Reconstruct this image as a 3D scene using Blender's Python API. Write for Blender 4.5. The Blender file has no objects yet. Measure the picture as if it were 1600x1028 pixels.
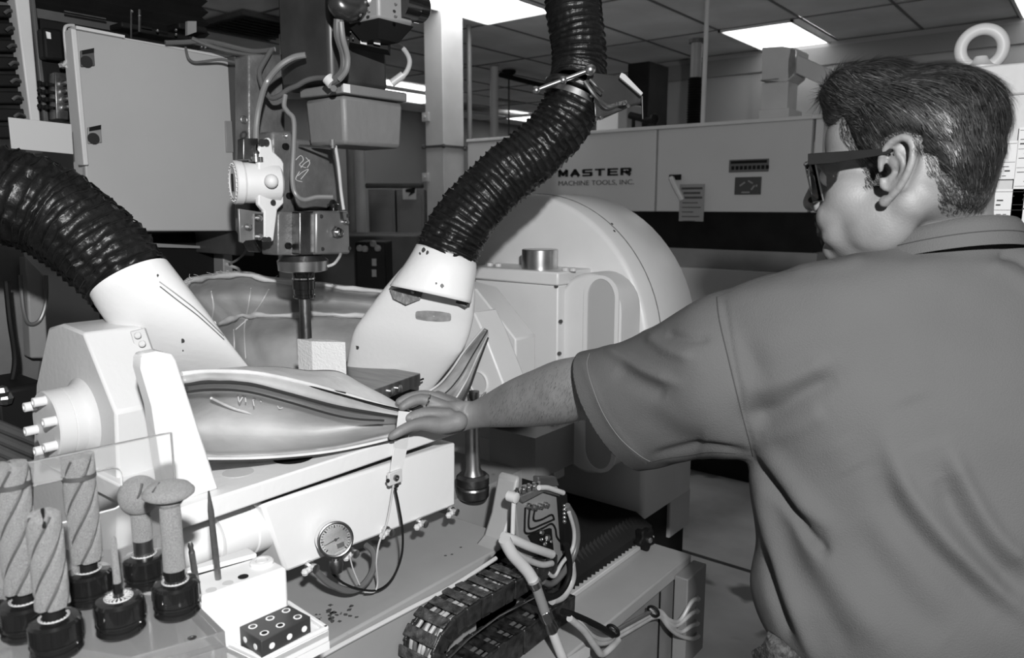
import bpy, bmesh, math, random
import numpy as np
from mathutils import Vector, Matrix, noise
from mathutils.bvhtree import BVHTree
random.seed(7)
SC = bpy.context.scene
COL = SC.collection
PI = math.pi

# ------------------------------------------------------------------ camera
FPX = 1180.0
PITCH, AZ = math.radians(9.35), math.radians(38.3)
CAM = Vector((0, 0, 1.6))
CF = Vector((-math.sin(AZ) * math.cos(PITCH), math.cos(AZ) * math.cos(PITCH), -math.sin(PITCH)))
CR = Vector((math.cos(AZ), math.sin(AZ), 0))
CU = CR.cross(CF)
cam_data = bpy.data.cameras.new('camera')
cam_data.sensor_width = 36.0
cam_data.lens = 36.0 * FPX / 1600.0
cam_data.clip_start = 0.02
cam_data.dof.use_dof = True
cam_data.dof.focus_distance = 1.25
cam_data.dof.aperture_fstop = 8.0
cam = bpy.data.objects.new('camera', cam_data)
COL.objects.link(cam)
cam.matrix_world = Matrix(((CR.x, CU.x, -CF.x, CAM.x), (CR.y, CU.y, -CF.y, CAM.y), (CR.z, CU.z, -CF.z, CAM.z), (0, 0, 0, 1)))
SC.camera = cam

# ------------------------------------------------------------------ light and exposure
w = bpy.data.worlds.new('world'); SC.world = w; w.use_nodes = True
w.node_tree.nodes['Background'].inputs[0].default_value = (1, 1, 1, 1)
w.node_tree.nodes['Background'].inputs[1].default_value = 0.155
SC.view_settings.view_transform = 'Standard'
SC.view_settings.look = 'None'
SC.view_settings.exposure = 0.0
SC.view_settings.gamma = 1.0
SC.view_settings.use_curve_mapping = False
SC.cycles.max_bounces = 6
SC.cycles.use_denoising = True
fl = bpy.data.lights.new('flash', 'SPOT'); fl.energy = 172; fl.spot_size = math.radians(120); fl.spot_blend = 0.7; fl.shadow_soft_size = 0.025
fo = bpy.data.objects.new('flash', fl); COL.objects.link(fo)
fo.location = CAM - CF * 0.30 + CR * 0.13 + Vector((0, 0, 0.30))
fo.rotation_euler = (CF + Vector((0, 0, 0.03)) - CR * 0.08).to_track_quat('-Z', 'Y').to_euler()


def ray(x, y):
    return CF + CR * ((x - 800) / FPX) + CU * ((514 - y) / FPX)


def PD(x, y, d):
    return CAM + ray(x, y) * d


def _pl(x, y, ax, c):
    r = ray(x, y)
    return CAM + r * ((c - CAM[ax]) / r[ax])


def PX(x, y, c): return _pl(x, y, 0, c)
def PY(x, y, c): return _pl(x, y, 1, c)
def PZ(x, y, c): return _pl(x, y, 2, c)


X, Y, Z = Vector((1, 0, 0)), Vector((0, 1, 0)), Vector((0, 0, 1))


# ------------------------------------------------------------------ materials (black and white photograph: greys)
MATS = {}


def mat(name, g=0.5, rough=0.5, metal=0.0, mottle=0.0, mscale=8.0, bump=0.0, bscale=60.0, spots=0.0, sscale=20.0, emit=0.0, coat=0.0, spec=0.5, stretch=None):
    if name in MATS: return MATS[name]
    m = bpy.data.materials.new(name); m.use_nodes = True; MATS[name] = m
    nt = m.node_tree; b = nt.nodes['Principled BSDF']
    b.inputs['Base Color'].default_value = (g, g, g, 1)
    b.inputs['Roughness'].default_value = rough
    b.inputs['Metallic'].default_value = metal
    b.inputs['Specular IOR Level'].default_value = spec
    b.inputs['Coat Weight'].default_value = coat
    if emit:
        b.inputs['Emission Color'].default_value = (1, 1, 1, 1)
        b.inputs['Emission Strength'].default_value = emit
    tc = nt.nodes.new('ShaderNodeTexCoord'); src = tc.outputs['Object']
    if stretch:
        mp = nt.nodes.new('ShaderNodeMapping'); mp.inputs['Scale'].default_value = stretch
        nt.links.new(src, mp.inputs[0]); src = mp.outputs[0]
    col = None
    if mottle:
        n = nt.nodes.new('ShaderNodeTexNoise'); n.inputs['Scale'].default_value = mscale; n.inputs['Detail'].default_value = 6
        nt.links.new(src, n.inputs['Vector'])
        r = nt.nodes.new('ShaderNodeValToRGB')
        a, c = max(0, g * (1 - mottle)), g * (1 + mottle)
        r.color_ramp.elements[0].position = 0.3; r.color_ramp.elements[0].color = (a, a, a, 1)
        r.color_ramp.elements[1].position = 0.7; r.color_ramp.elements[1].color = (c, c, c, 1)
        nt.links.new(n.outputs['Fac'], r.inputs[0]); col = r.outputs[0]
    if spots:
        n2 = nt.nodes.new('ShaderNodeTexNoise'); n2.inputs['Scale'].default_value = sscale; n2.inputs['Detail'].default_value = 3
        nt.links.new(src, n2.inputs['Vector'])
        r2 = nt.nodes.new('ShaderNodeValToRGB')
        r2.color_ramp.elements[0].position = spots; r2.color_ramp.elements[0].color = (0, 0, 0, 1)
        r2.color_ramp.elements[1].position = spots + 0.03; r2.color_ramp.elements[1].color = (1, 1, 1, 1)
        nt.links.new(n2.outputs['Fac'], r2.inputs[0])
        mx = nt.nodes.new('ShaderNodeMix'); mx.data_type = 'RGBA'
        nt.links.new(r2.outputs[0], mx.inputs[0])
        if col: nt.links.new(col, mx.inputs[6])
        else: mx.inputs[6].default_value = (g, g, g, 1)
        mx.inputs[7].default_value = (g * .35, g * .35, g * .35, 1)
        col = mx.outputs[2]
    if col: nt.links.new(col, b.inputs['Base Color'])
    if bump:
        n3 = nt.nodes.new('ShaderNodeTexNoise'); n3.inputs['Scale'].default_value = bscale; n3.inputs['Detail'].default_value = 4
        nt.links.new(src, n3.inputs['Vector'])
        bp = nt.nodes.new('ShaderNodeBump'); bp.inputs['Strength'].default_value = bump; bp.inputs['Distance'].default_value = 0.004
        nt.links.new(n3.outputs['Fac'], bp.inputs['Height']); nt.links.new(bp.outputs[0], b.inputs['Normal'])
    return m


WHITE = mat('white_paint', .68, .38, bump=.12, bscale=90, spots=.73, sscale=9)
CREAM = mat('cream_paint', .56, .42, mottle=.05, mscale=4, bump=.1, bscale=80)
PALE = mat('pale_grey_paint', .52, .45, mottle=.08, mscale=6, bump=.1)
GREY = mat('grey_paint', .22, .45, mottle=.1, mscale=8, bump=.15)
DGREY = mat('dark_grey_paint', .06, .5, mottle=.3, mscale=9)
BLACK = mat('black_paint', .008, .6, mottle=.4, spec=.15)
RUBBER = mat('black_rubber', .007, .40, spec=.38, bump=.6, bscale=70, mottle=.5, mscale=15)
BLKGLOSS = mat('black_gloss', .008, .15, coat=.5)
STEEL = mat('brushed_steel', .5, .3, 1.0, mottle=.15, mscale=25)
DSTEEL = mat('dark_steel', .2, .36, 1.0, mottle=.35, mscale=18, bump=.2)
CAST = mat('cast_metal', .15, .42, .35, mottle=.35, mscale=14, bump=.35, bscale=90)
CHROME = mat('chrome', .8, .12, 1.0)
PLATE = mat('machined_plate', .3, .4, .7, mottle=.3, mscale=12)
DIAMOND = mat('abrasive_grit', .36, .5, .2, mottle=.35, mscale=1100, bump=.9, bscale=1500)
GRITPLAIN = mat('rod_steel', .2, .3, .8, mottle=.2, mscale=90)
PLASTIC = mat('white_plastic', .62, .4, bump=.08)
FOAM = mat('white_foam', .72, .8, bump=.5, bscale=250)
SHELL = mat('fibreglass', .40, .42, mottle=.28, mscale=7, bump=.3, bscale=45, spots=.66, sscale=3.2, coat=.1)
SHELLP = mat('fibreglass_pale', .6, .4, mottle=.2, mscale=10, bump=.3, bscale=45)
CABLE = mat('grey_cable', .1, .35)
MCABLE = mat('mid_cable', .17, .35)
PCABLE = mat('pale_cable', .4, .4, mottle=.15, mscale=30)
PAPER = mat('paper', .8, .8)
INK = mat('ink', .02, .6)
SIGN = mat('sign_plate', .5, .5, mottle=.04)


# ------------------------------------------------------------------ mesh helpers
class MB:
    def __init__(s): s.v = []; s.f = []
    def add(s, vs, fs):
        o = len(s.v); s.v += [Vector(v) for v in vs]; s.f += [tuple(i + o for i in f) for f in fs]; return s
    def prism(s, pts, vec):
        n = len(pts); vec = Vector(vec); pts = [Vector(p) for p in pts]
        return s.add(pts + [p + vec for p in pts], [tuple(range(n)), tuple(range(2 * n - 1, n - 1, -1))] + [(i, i + n, (i + 1) % n + n, (i + 1) % n) for i in range(n)])
    def box(s, a, b):
        a, b = Vector(a), Vector(b)
        x0, x1 = sorted((a.x, b.x)); y0, y1 = sorted((a.y, b.y)); z0, z1 = sorted((a.z, b.z))
        return s.prism([(x0, y0, z0), (x1, y0, z0), (x1, y1, z0), (x0, y1, z0)], (0, 0, z1 - z0))
    def lathe(s, c, ax, prof, n=24):
        """prof: list of (distance along axis, radius)"""
        c = Vector(c); ax = Vector(ax).normalized()
        e1 = ax.orthogonal().normalized(); e2 = ax.cross(e1)
        vs = []; fs = []
        for (t, r) in prof:
            for k in range(n):
                a = 2 * PI * k / n
                vs.append(c + ax * t + (e1 * math.cos(a) + e2 * math.sin(a)) * r)
        for j in range(len(prof) - 1):
            for k in range(n):
                k2 = (k + 1) % n
                fs.append((j * n + k, j * n + k2, (j + 1) * n + k2, (j + 1) * n + k))
        fs.append(tuple(range(n - 1, -1, -1))); m = (len(prof) - 1) * n
        fs.append(tuple(range(m, m + n)))
        return s.add(vs, fs)
    def cyl(s, p0, p1, r, r2=None, n=20):
        p0, p1 = Vector(p0), Vector(p1); L = (p1 - p0).length
        return s.lathe(p0, p1 - p0, [(0, r), (L, r if r2 is None else r2)], n)
    def ball(s, c, r, n=12, sc=(1, 1, 1)):
        c = Vector(c); vs = []; fs = []; m = n // 2
        for j in range(1, m):
            th = PI * j / m
            for k in range(n):
                a = 2 * PI * k / n
                vs.append(c + Vector((math.sin(th) * math.cos(a) * r * sc[0], math.sin(th) * math.sin(a) * r * sc[1], math.cos(th) * r * sc[2])))
        t = len(vs); vs += [c + Vector((0, 0, r * sc[2])), c - Vector((0, 0, r * sc[2]))]
        for j in range(m - 2):
            for k in range(n): fs.append((j * n + k, (j + 1) * n + k, (j + 1) * n + (k + 1) % n, j * n + (k + 1) % n))
        for k in range(n):
            fs.append((t, k, (k + 1) % n)); fs.append((t + 1, (m - 2) * n + (k + 1) % n, (m - 2) * n + k))
        return s.add(vs, fs)
    def tube(s, pts, r, n=10, sub=5, rad=None):
        P_ = spline(pts, sub) if len(pts) > 2 else [Vector(p) for p in pts]
        return s.rings(P_, rad or (lambda t: r), n)
    def rings(s, P_, rad, n):
        vs = []; fs = []; N = len(P_); up = None
        for i, p in enumerate(P_):
            t = (P_[min(i + 1, N - 1)] - P_[max(i - 1, 0)]).normalized()
            if up is None: up = t.orthogonal().normalized()
            up = (up - t * up.dot(t)).normalized(); e2 = t.cross(up)
            r = rad(i / (N - 1))
            for k in range(n):
                a = 2 * PI * k / n
                rr = r(a) if callable(r) else r
                vs.append(p + (up * math.cos(a) + e2 * math.sin(a)) * rr)
        for j in range(N - 1):
            for k in range(n):
                k2 = (k + 1) % n
                fs.append((j * n + k, j * n + k2, (j + 1) * n + k2, (j + 1) * n + k))
        fs.append(tuple(range(n - 1, -1, -1))); m = (N - 1) * n; fs.append(tuple(range(m, m + n)))
        return s.add(vs, fs)
    def torus(s, c, ax, R, r, n=28, m=10, sc=1.0):
        c = Vector(c); ax = Vector(ax).normalized(); e1 = ax.orthogonal().normalized(); e2 = ax.cross(e1)
        vs = []; fs = []
        for i in range(n):
            a = 2 * PI * i / n; d = e1 * math.cos(a) + e2 * math.sin(a)
            for j in range(m):
                b = 2 * PI * j / m
                vs.append(c + d * (R + r * math.cos(b)) + ax * (r * sc * math.sin(b)))
        for i in range(n):
            for j in range(m):
                fs.append((i * m + j, ((i + 1) % n) * m + j, ((i + 1) % n) * m + (j + 1) % m, i * m + (j + 1) % m))
        return s.add(vs, fs)
    def loft(s, rows, closed=False, cap=True):
        n = len(rows[0]); vs = [Vector(p) for r in rows for p in r]; fs = []
        for j in range(len(rows) - 1):
            for k in range(n if closed else n - 1):
                k2 = (k + 1) % n
                fs.append((j * n + k, j * n + k2, (j + 1) * n + k2, (j + 1) * n + k))
        if closed and cap:
            fs.append(tuple(range(n - 1, -1, -1))); m = (len(rows) - 1) * n; fs.append(tuple(range(m, m + n)))
        return s.add(vs, fs)


def spline(pts, sub=6):
    pts = [Vector(p) for p in pts]; out = []
    n = len(pts)
    for i in range(n - 1):
        p0 = pts[max(i - 1, 0)]; p1 = pts[i]; p2 = pts[i + 1]; p3 = pts[min(i + 2, n - 1)]
        for k in range(sub):
            t = k / sub
            out.append(0.5 * ((2 * p1) + (-p0 + p2) * t + (2 * p0 - 5 * p1 + 4 * p2 - p3) * t * t + (-p0 + 3 * p1 - 3 * p2 + p3) * t ** 3))
    out.append(pts[-1]); return out


def origin_of(o):
    v = Vector((0, 0, 0))
    while o is not None: v = v + o.location; o = o.parent
    return v


def obj(name, mb, m, parent=None, label=None, cat=None, group=None, kind=None, bevel=0.0, smooth=35, solid=0.0, fix=True, face=False):
    vs = mb.v
    if parent is not None: loc = Vector((0, 0, 0)); org = origin_of(parent)
    else:
        a = np.array([tuple(v) for v in vs]); loc = Vector(((a[:, 0].min() + a[:, 0].max()) / 2, (a[:, 1].min() + a[:, 1].max()) / 2, a[:, 2].min())); org = loc
    me = bpy.data.meshes.new(name)
    me.from_pydata([tuple(v - org) for v in vs], [], mb.f); me.validate()
    if fix:
        bm = bmesh.new(); bm.from_mesh(me); bmesh.ops.recalc_face_normals(bm, faces=bm.faces); bm.to_mesh(me); bm.free()
    if face:
        tot = sum((p.normal.dot(CAM - (p.center + org)) * p.area for p in me.polygons), 0.0)
        if tot < 0: me.flip_normals()
    if smooth:
        me.polygons.foreach_set('use_smooth', [True] * len(me.polygons))
        me.set_sharp_from_angle(angle=math.radians(smooth))
    me.materials.append(m)
    o = bpy.data.objects.new(name, me); COL.objects.link(o)
    if parent is not None: o.parent = parent
    else: o.location = loc
    if solid:
        md = o.modifiers.new('solid', 'SOLIDIFY'); md.thickness = solid; md.offset = -1
    if bevel:
        md = o.modifiers.new('bevel', 'BEVEL'); md.width = bevel; md.segments = 2; md.limit_method = 'ANGLE'; md.angle_limit = math.radians(40)
        md.harden_normals = False
    tag(o, label, cat, group, kind)
    return o


def tag(o, label=None, cat=None, group=None, kind=None):
    for k, v in (('label', label), ('category', cat), ('group', group), ('kind', kind)):
        if v: o[k] = v
    return o


def thing(name, loc, label, cat, group=None, kind=None):
    o = bpy.data.objects.new(name, None); COL.objects.link(o); o.location = Vector(loc); o.empty_display_size = .05
    return tag(o, label, cat, group, kind)


def pxl(pts, c): return [PX(a, b, c) for a, b in pts]
def pyl(pts, c): return [PY(a, b, c) for a, b in pts]
def pzl(pts, c): return [PZ(a, b, c) for a, b in pts]
def pdl(pts): return [PD(*p) for p in pts]


def bolt(mb, c, ax, r=.006, h=.006, n=6):
    ax = Vector(ax).normalized(); mb.lathe(c, ax, [(-.002, r), (h, r), (h, r * .55), (h * .4, r * .5)], n if n else 16)
    return mb


def copy_tree(o, parent=None):
    c = o.copy(); COL.objects.link(c)
    if parent is not None: c.parent = parent
    for ch in list(o.children): copy_tree(ch, c)
    return c


# ================================================================== the room
def build_room():
    f = MB().box((-12, -2.2, -.1), (3.2, 14.2, 0)); 
    fm = mat('concrete_floor', .62, .45, mottle=.45, mscale=1.6, bump=.15, bscale=20, spots=.62, sscale=2.2)
    fl_ = obj('floor', f, fm, kind='structure', smooth=0)
    j = MB()
    for xx in (-9, -6, -3, 0): j.box((xx - .012, -2, 0), (xx + .012, 14, .002))
    for yy in (0.2, 3.1, 6.0, 9.0): j.box((-12, yy - .012, 0), (3, yy + .012, .002))
    obj('floor_joint', j, DGREY, fl_, smooth=0)
    tile_m = mat('ceiling_tile', .55, .9, mottle=.12, mscale=3, bump=.25, bscale=200)
    c = MB().box((-12, -2.2, 3.0), (3.2, 14.2, 3.1))
    ce = obj('ceiling', c, tile_m, kind='structure', smooth=0)
    lights = [(-2.50, 5.68, .56, 1.23), (-3.95, 8.72, .62, 1.3), (-3.73, 3.21, .62, 1.22), (-7.20, 6.0, .62, 1.22), (-7.42, 9.2, .55, 1.22), (-.66, 5.62, .61, 1.22)]
    tm = None; n = 0
    for i in range(-12, 5):
        for k in range(-1, 10):
            x0 = -.67 + .61 * i; y0 = 3.24 + 1.22 * (k - 1)
            x1, y1 = x0 + .61, y0 + 1.22
            hit_ = any(x0 < a + wd - .12 and x1 > a + .12 and y0 < b + h - .12 and y1 > b + .12 for a, b, wd, h in lights)
            if hit_: continue
            if tm is None:
                t = obj('ceiling_tile', MB().box((x0 + .008, y0 + .008, 2.908), (x1 - .008, y1 - .008, 2.925)), tile_m, ce, smooth=0)
                org = (x0, y0); tm = t
            else:
                t = tm.copy(); COL.objects.link(t); t.location = (x0 - org[0], y0 - org[1], random.uniform(-.001, .001))
            n += 1
    g = MB()
    for i in range(-12, 6): g.box((-.67 + .61 * i - .008, -.4, 2.9), (-.67 + .61 * i + .008, 14, 2.906))
    for k in range(-1, 11): g.box((-8, 3.24 + 1.22 * (k - 1) - .008, 2.9), (2.4, 3.24 + 1.22 * (k - 1) + .008, 2.906))
    obj('ceiling_grid', g, mat('grid_dark', .12, .6), ce, smooth=0)
    lab = ['rectangular ceiling light seen between hose and man, above the steel duct elbow',
           'smaller far ceiling light just above the cream cabinet, behind the steel duct',
           'ceiling light beside the tall pale column, top centre left of the black hose',
           'ceiling light between the grey motor box and the pale column',
           'far ceiling light partly behind the black hose, right of the thin pole',
           'ceiling light cut off by the top right corner of the picture']
    for (a, b, wd, h), l in zip(lights, lab):
        t = thing('ceiling_light', (a + wd / 2, b + h / 2, 2.89), l, 'light', 'ceiling lights')
        fr = MB()
        for (p, q) in (((a, b), (a + wd, b + .02)), ((a, b + h - .02), (a + wd, b + h)), ((a, b), (a + .02, b + h)), ((a + wd - .02, b), (a + wd, b + h))):
            fr.box((*p, 2.885), (*q, 2.93))
        obj('frame', fr, PALE, t, smooth=0)
        obj('diffuser', MB().box((a + .02, b + .02, 2.893), (a + wd - .02, b + h - .02, 2.915)), mat('light_diffuser', .9, .5, emit=4.0), t, smooth=0)
    wm = mat('wall_paint', .26, .7, mottle=.06, mscale=1.2)
    obj('wall_left', MB().box((-8.2, -2.2, 0), (-8.0, 14.2, 3.0)), wm, kind='structure', smooth=0)
    obj('wall_back', MB().box((-8.2, 14, 0), (3.2, 14.2, 3.0)), wm, kind='structure', smooth=0)
    yb = PZ(1020, 100, 2.9).y
    wb = obj('wall_partition', MB().box((-3.62, yb, 0), (3.0, yb + .15, 2.9)), wm, kind='structure', smooth=0)
    obj('baseboard_back', MB().box((-3.62, yb - .015, 0), (3.0, yb, .1)), DGREY, kind='structure', smooth=0)
    obj('trim_1', MB().box((-3.62, yb - .02, 2.72), (3.0, yb, 2.86)), mat('bulkhead_paint', .17, .7), kind='structure', smooth=0)
    # pale square column
    c0 = PY(693, 230, 3.9)
    t = thing('steel_column', (c0.x - .09, 4.0, 0), 'tall pale square column between the grey motor box and the black hose', 'column')
    obj('shaft', MB().box((c0.x - .17, 3.9, 0), (c0.x, 4.11, 2.9)), PALE, t, bevel=.004)
    band = MB(); zz = PY(693, 228, 3.9).z
    band.box((c0.x - .19, 3.885, zz - .008), (c0.x + .015, 3.9, zz + .008)).box((c0.x, 3.885, zz - .008), (c0.x + .015, 4.15, zz + .008))
    obj('clamp_band', band, DGREY, t)
    for q in (PY(662, 230, 3.88), PY(693, 228, 3.88), PX(727, 233, c0.x + .02)): obj('bolt', MB().ball(q, .016, 8), DGREY, t)
    for py in (183, 277):
        q = PY(667, py, 3.9); bx = MB().box((q.x - .03, 3.88, q.z - .03), (q.x + .03, 3.9, q.z + .03)); bolt(bx, (q.x, 3.88, q.z), -Y, .012, .012)
        obj('wall_plug', bx, PALE, t, bevel=.003)
    q = PD(772, 90, 7.2); tag(obj('thin_pole', MB().cyl((q.x, q.y, 0), (q.x, q.y, 2.9), .04, n=14), PALE), 'thin round pale pole behind the pale column and black hose', 'pole')
    q = PD(795, 87, 7.4)
    t = thing('ceiling_hanger', (q.x, q.y, 2.0), 'thin dark rod hanging from ceiling bracket beside the thin pole', 'hanger')
    obj('rod', MB().cyl((q.x, q.y, 1.6), (q.x, q.y, 2.9), .008, n=8), DGREY, t)
    obj('bracket', MB().lathe((q.x, q.y, 2.9), -Z, [(0, .07), (.02, .07), (.06, .02)], 12), BLACK, t)
    q = PD(733, 100, 5.6); tag(obj('conduit', MB().cyl((q.x, q.y, .2), (q.x, q.y, 2.9), .018, n=10), GREY), 'slim grey conduit just right of the pale column', 'pipe')
    a, b_ = PZ(782, 117, 2.82), PZ(880, 142, 2.82)
    tag(obj('ceiling_pipe', MB().cyl(a, b_, .025, n=8), BLACK), 'dark pipe running under the ceiling behind the black hose', 'pipe')
    # dark louvre in the ceiling above the control cabinet
    a = PZ(400, 42, 2.88)
    t = thing('ceiling_vent', a, 'dark ceiling vent above the grey control cabinet', 'vent')
    obj('frame', MB().box((a.x - .3, a.y - .3, 2.87), (a.x + .3, a.y + .3, 2.9)), DGREY, t)
    s = MB()
    for k in range(7): s.prism([(a.x - .27 + k * .08, a.y - .27, 2.868), (a.x - .23 + k * .08, a.y - .27, 2.85), (a.x - .22 + k * .08, a.y - .27, 2.855)], (0, .54, 0))
    obj('louvre', s, BLACK, t)
build_room()


# ================================================================== background
def text(name, s, loc, size, m, parent=None, rot=(PI / 2, 0, 0), sx=1.0, bold=0.0, ext=.0006, **kw):
    c = bpy.data.curves.new(name, 'FONT'); c.body = s; c.size = size; c.offset = bold; c.extrude = ext; c.materials.append(m)
    o = bpy.data.objects.new(name, c); COL.objects.link(o)
    if parent is not None: o.parent = parent; o.location = Vector(loc) - origin_of(parent)
    else: o.location = loc
    o.rotation_euler = rot; o.scale = (sx, 1, 1); tag(o, **kw)
    bpy.context.view_layer.update(); me = bpy.data.meshes.new_from_object(o.evaluated_get(bpy.context.evaluated_depsgraph_get())); m2 = bpy.data.objects.new(name, me); COL.objects.link(m2)
    m2.parent = o.parent; m2.location = o.location; m2.rotation_euler = o.rotation_euler; bpy.data.objects.remove(o); return m2


def build_background():
    y0 = 4.11
    bp = mat('cabinet_cream', .5, .45, mottle=.04, mscale=2, bump=.06)
    t = thing('machine_enclosure', (-2, y0 + .7, 0), 'large cream machine cabinet with black band and dark company lettering, behind the man', 'machine')
    xl, xm, xr = PY(730, 200, y0).x, PY(1027, 205, y0).x, PY(1270, 185, y0).x
    zt = 2.035; zb = PY(1100, 331, y0).z
    for a, b in ((xl, xm - .006), (xm + .006, xr)):
        obj('upper_panel', MB().box((a, y0, zb), (b, y0 + .05, zt)), bp, t, bevel=.006)
    obj('side_panel', MB().box((xr + .01, y0 + .02, zb), (xr + .05, y0 + 1.5, zt)), CREAM, t, bevel=.004)
    obj('top_lip', MB().box((xl, y0 - .012, zt), (xr + .05, y0 + 1.5, zt + .02)), CREAM, t, bevel=.003)
    obj('window_band', MB().box((xl, y0 + .06, zb - .25), (xr + .03, y0 + 1.4, zb)), BLACK, t)
    zl = PY(1060, 388, y0).z
    obj('ledge', MB().box((xl, y0 + .02, zl - .11), (xr + .06, y0 + 1.4, zl)), GREY, t)
    obj('lower_panel', MB().box((xl, y0 - .02, .2), (xr + .06, y0 + 1.4, zl - .11)), bp, t, bevel=.004)
    obj('toe_kick', MB().box((xl, y0 + .04, 0), (xr + .0, y0 + 1.35, .2)), BLACK, t)
    lm = mat('letter_black', .01, .5)
    q = PY(872, 277, y0 - .003); wq = PY(990, 277, y0 - .003).x - q.x
    G = {'M': (((0, 0), (0, 1)), ((0, 1), (.5, .25)), ((.5, .25), (1, 1)), ((1, 1), (1, 0))), 'A': (((0, 0), (.5, 1)), ((.5, 1), (1, 0)), ((.2, .28), (.8, .28))),
         'S': (((1, 1), (.1, 1)), ((0, .95), (0, .6)), ((.05, .5), (.95, .5)), ((1, .4), (1, .05)), ((.9, 0), (0, 0))), 'T': (((0, 1), (1, 1)), ((.5, 1), (.5, 0))),
         'E': (((0, 0), (0, 1)), ((0, 1), (1, 1)), ((0, .5), (.9, .5)), ((0, 0), (1, 0))), 'R': (((0, 0), (0, 1)), ((0, 1), (.9, 1)), ((1, .93), (1, .57)), ((.9, .48), (0, .48)), ((.5, .48), (1, 0)))}
    zb0, zt0 = PY(930, 275.5, y0).z + .006, PY(930, 264, y0).z - .004; lw = wq / 6 * .80
    for k, ch in enumerate('MASTER'):
        m = MB(); x_ = q.x + wq / 6 * k + .010; ww = lw - .018
        for (a0, a1), (b0, b1) in G[ch]:
            p0 = Vector((x_ + a0 * ww, y0 - .003, zb0 + a1 * (zt0 - zb0))); p1 = Vector((x_ + b0 * ww, y0 - .003, zb0 + b1 * (zt0 - zb0)))
            e = (p1 - p0).normalized(); hor = abs(e.z) < .3; tk = .0052 if hor else .0105; n_ = Vector((-e.z, 0, e.x)) * tk; e = e * (.009 if hor else .004)
            m.prism([p0 - e - n_, p1 + e - n_, p1 + e + n_, p0 - e + n_], (0, .002, 0))
        obj('letter', m, lm, t, smooth=0)
    w2 = text('lettering', 'MACHINE TOOLS, INC.', (q.x, y0 - .003, PY(930, 289, y0).z), .042, mat('letter_grey', .06, .5), t, bold=0.0)
    bpy.context.view_layer.update()
    for o in (w2,): o.scale = (wq / o.dimensions.x, 1, 1)
    # handle, notice and plates on the doors
    h = MB(); a, b = PY(1048, 280, y0 - .03), PY(1066, 312, y0 - .03)
    h.tube([PY(1050, 280, y0), PY(1050, 280, y0 - .03), PY(1057, 295, y0 - .035), PY(1066, 312, y0 - .02)], .016, n=8)
    obj('handle', h, CREAM, t); obj('handle_base', MB().box(PY(1047, 273, y0), PY(1063, 281, y0 - .012)), BLACK, t)
    a, b = PY(1063, 288, y0 - .012), PY(1099, 346, y0 - .014)
    p = obj('notice_sheet', MB().box((a.x, y0 - .016, b.z), (b.x, y0 - .013, a.z)), mat('notice_grey', .26, .8), t)
    s = MB(); 
    for k, (u0, u1) in enumerate(((0, 1), (.1, .9), (0, 1), (.05, .8), (.05, .95), (.05, .6), (.05, .9), (.1, .7))):
        zz = a.z - (.03 + k * .026) * 1.0; s.box((a.x + (b.x - a.x) * (.08 + .84 * u0), y0 - .018, zz), (a.x + (b.x - a.x) * (.08 + .84 * u1), y0 - .016, zz + (.012 if k < 3 else .005)))
    obj('printing', s, DGREY, p)
    a, b = PY(1140, 250, y0), PY(1201, 268, y0)
    p = obj('warning_plate', MB().box((a.x, y0 - .006, b.z), (b.x, y0, a.z)), mat('plate_grey', .1, .5), t, bevel=.002)
    s = MB(); hh = a.z - b.z
    s.box((a.x + .01, y0 - .007, b.z + hh * .68), (b.x - .01, y0 - .005, b.z + hh * .9))
    for k in range(9): s.box((a.x + .015 + k * .024, y0 - .007, b.z + hh * .2), (a.x + .032 + k * .024, y0 - .005, b.z + hh * .5))
    obj('printing', s, BLACK, p)
    a, b = PY(1149, 277, y0), PY(1189, 304, y0)
    p = obj('symbol_plate', MB().box((a.x, y0 - .006, b.z), (b.x, y0, a.z)), mat('plate_dark', .05, .5), t, bevel=.002)
    s = MB(); c = (a + b) / 2
    for dx, dz, ww, an in ((-.03, .01, .035, .6), (.015, .02, .03, -.5), (.03, -.01, .03, .9), (-.01, -.035, .045, 0), (.05, .0, .012, 1.5)):
        e = Vector((math.cos(an), 0, math.sin(an))) * ww / 2; nn = Vector((-math.sin(an), 0, math.cos(an))) * .004; cc = Vector((c.x + dx, y0 - .008, c.z + dz))
        s.prism([cc - e - nn, cc + e - nn, cc + e + nn, cc - e + nn], (0, .003, 0))
    obj('printing', s, GREY, p)
    # steel duct arm on top
    t = thing('duct_arm', PY(1215, 185, y0 + .25), 'square pale steel duct with elbow standing on the cream cabinet', 'duct')
    yy = y0 + .15
    a, b = PY(1190, 72, yy), PY(1228, 128, yy)
    obj('elbow_box', MB().prism([PY(1190, 74, yy), PY(1222, 72, yy), PY(1246, 76, yy), PY(1240, 118, yy), PY(1228, 128, yy), PY(1190, 126, yy)], (0, .2, 0)), PALE, t, bevel=.006)
    obj('post', MB().box(PY(1190, 130, yy + .01), Vector((PY(1228, 180, yy).x, yy + .17, 2.055))), PALE, t, bevel=.006)
    obj('flange', MB().box(PY(1187, 125, yy - .01), PY(1236, 131, yy + .2)), GREY, t, bevel=.004)
    obj('foot', MB().box(PY(1186, 172, yy - .02), Vector((PY(1234, 180, yy).x, yy + .2, 2.055))), PALE, t, bevel=.003)
    obj('arm', MB().prism([PY(1244, 84, yy + .02), PY(1340, 128, yy + .02), PY(1340, 158, yy + .02), PY(1238, 112, yy + .02)], (0, .16, 0)), PALE, t, bevel=.006)
    obj('bracket', MB().prism([PY(1236, 76, yy - .015), PY(1243, 78, yy - .015), PY(1243, 110, yy - .015), PY(1232, 122, yy - .015), PY(1232, 96, yy - .015)], (0, .015, 0)), STEEL, t)
    # black bellows tube and rod
    q = PY(1084, 190, y0 + .5); zr = PY(1084, 122, y0 + .5).z
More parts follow.
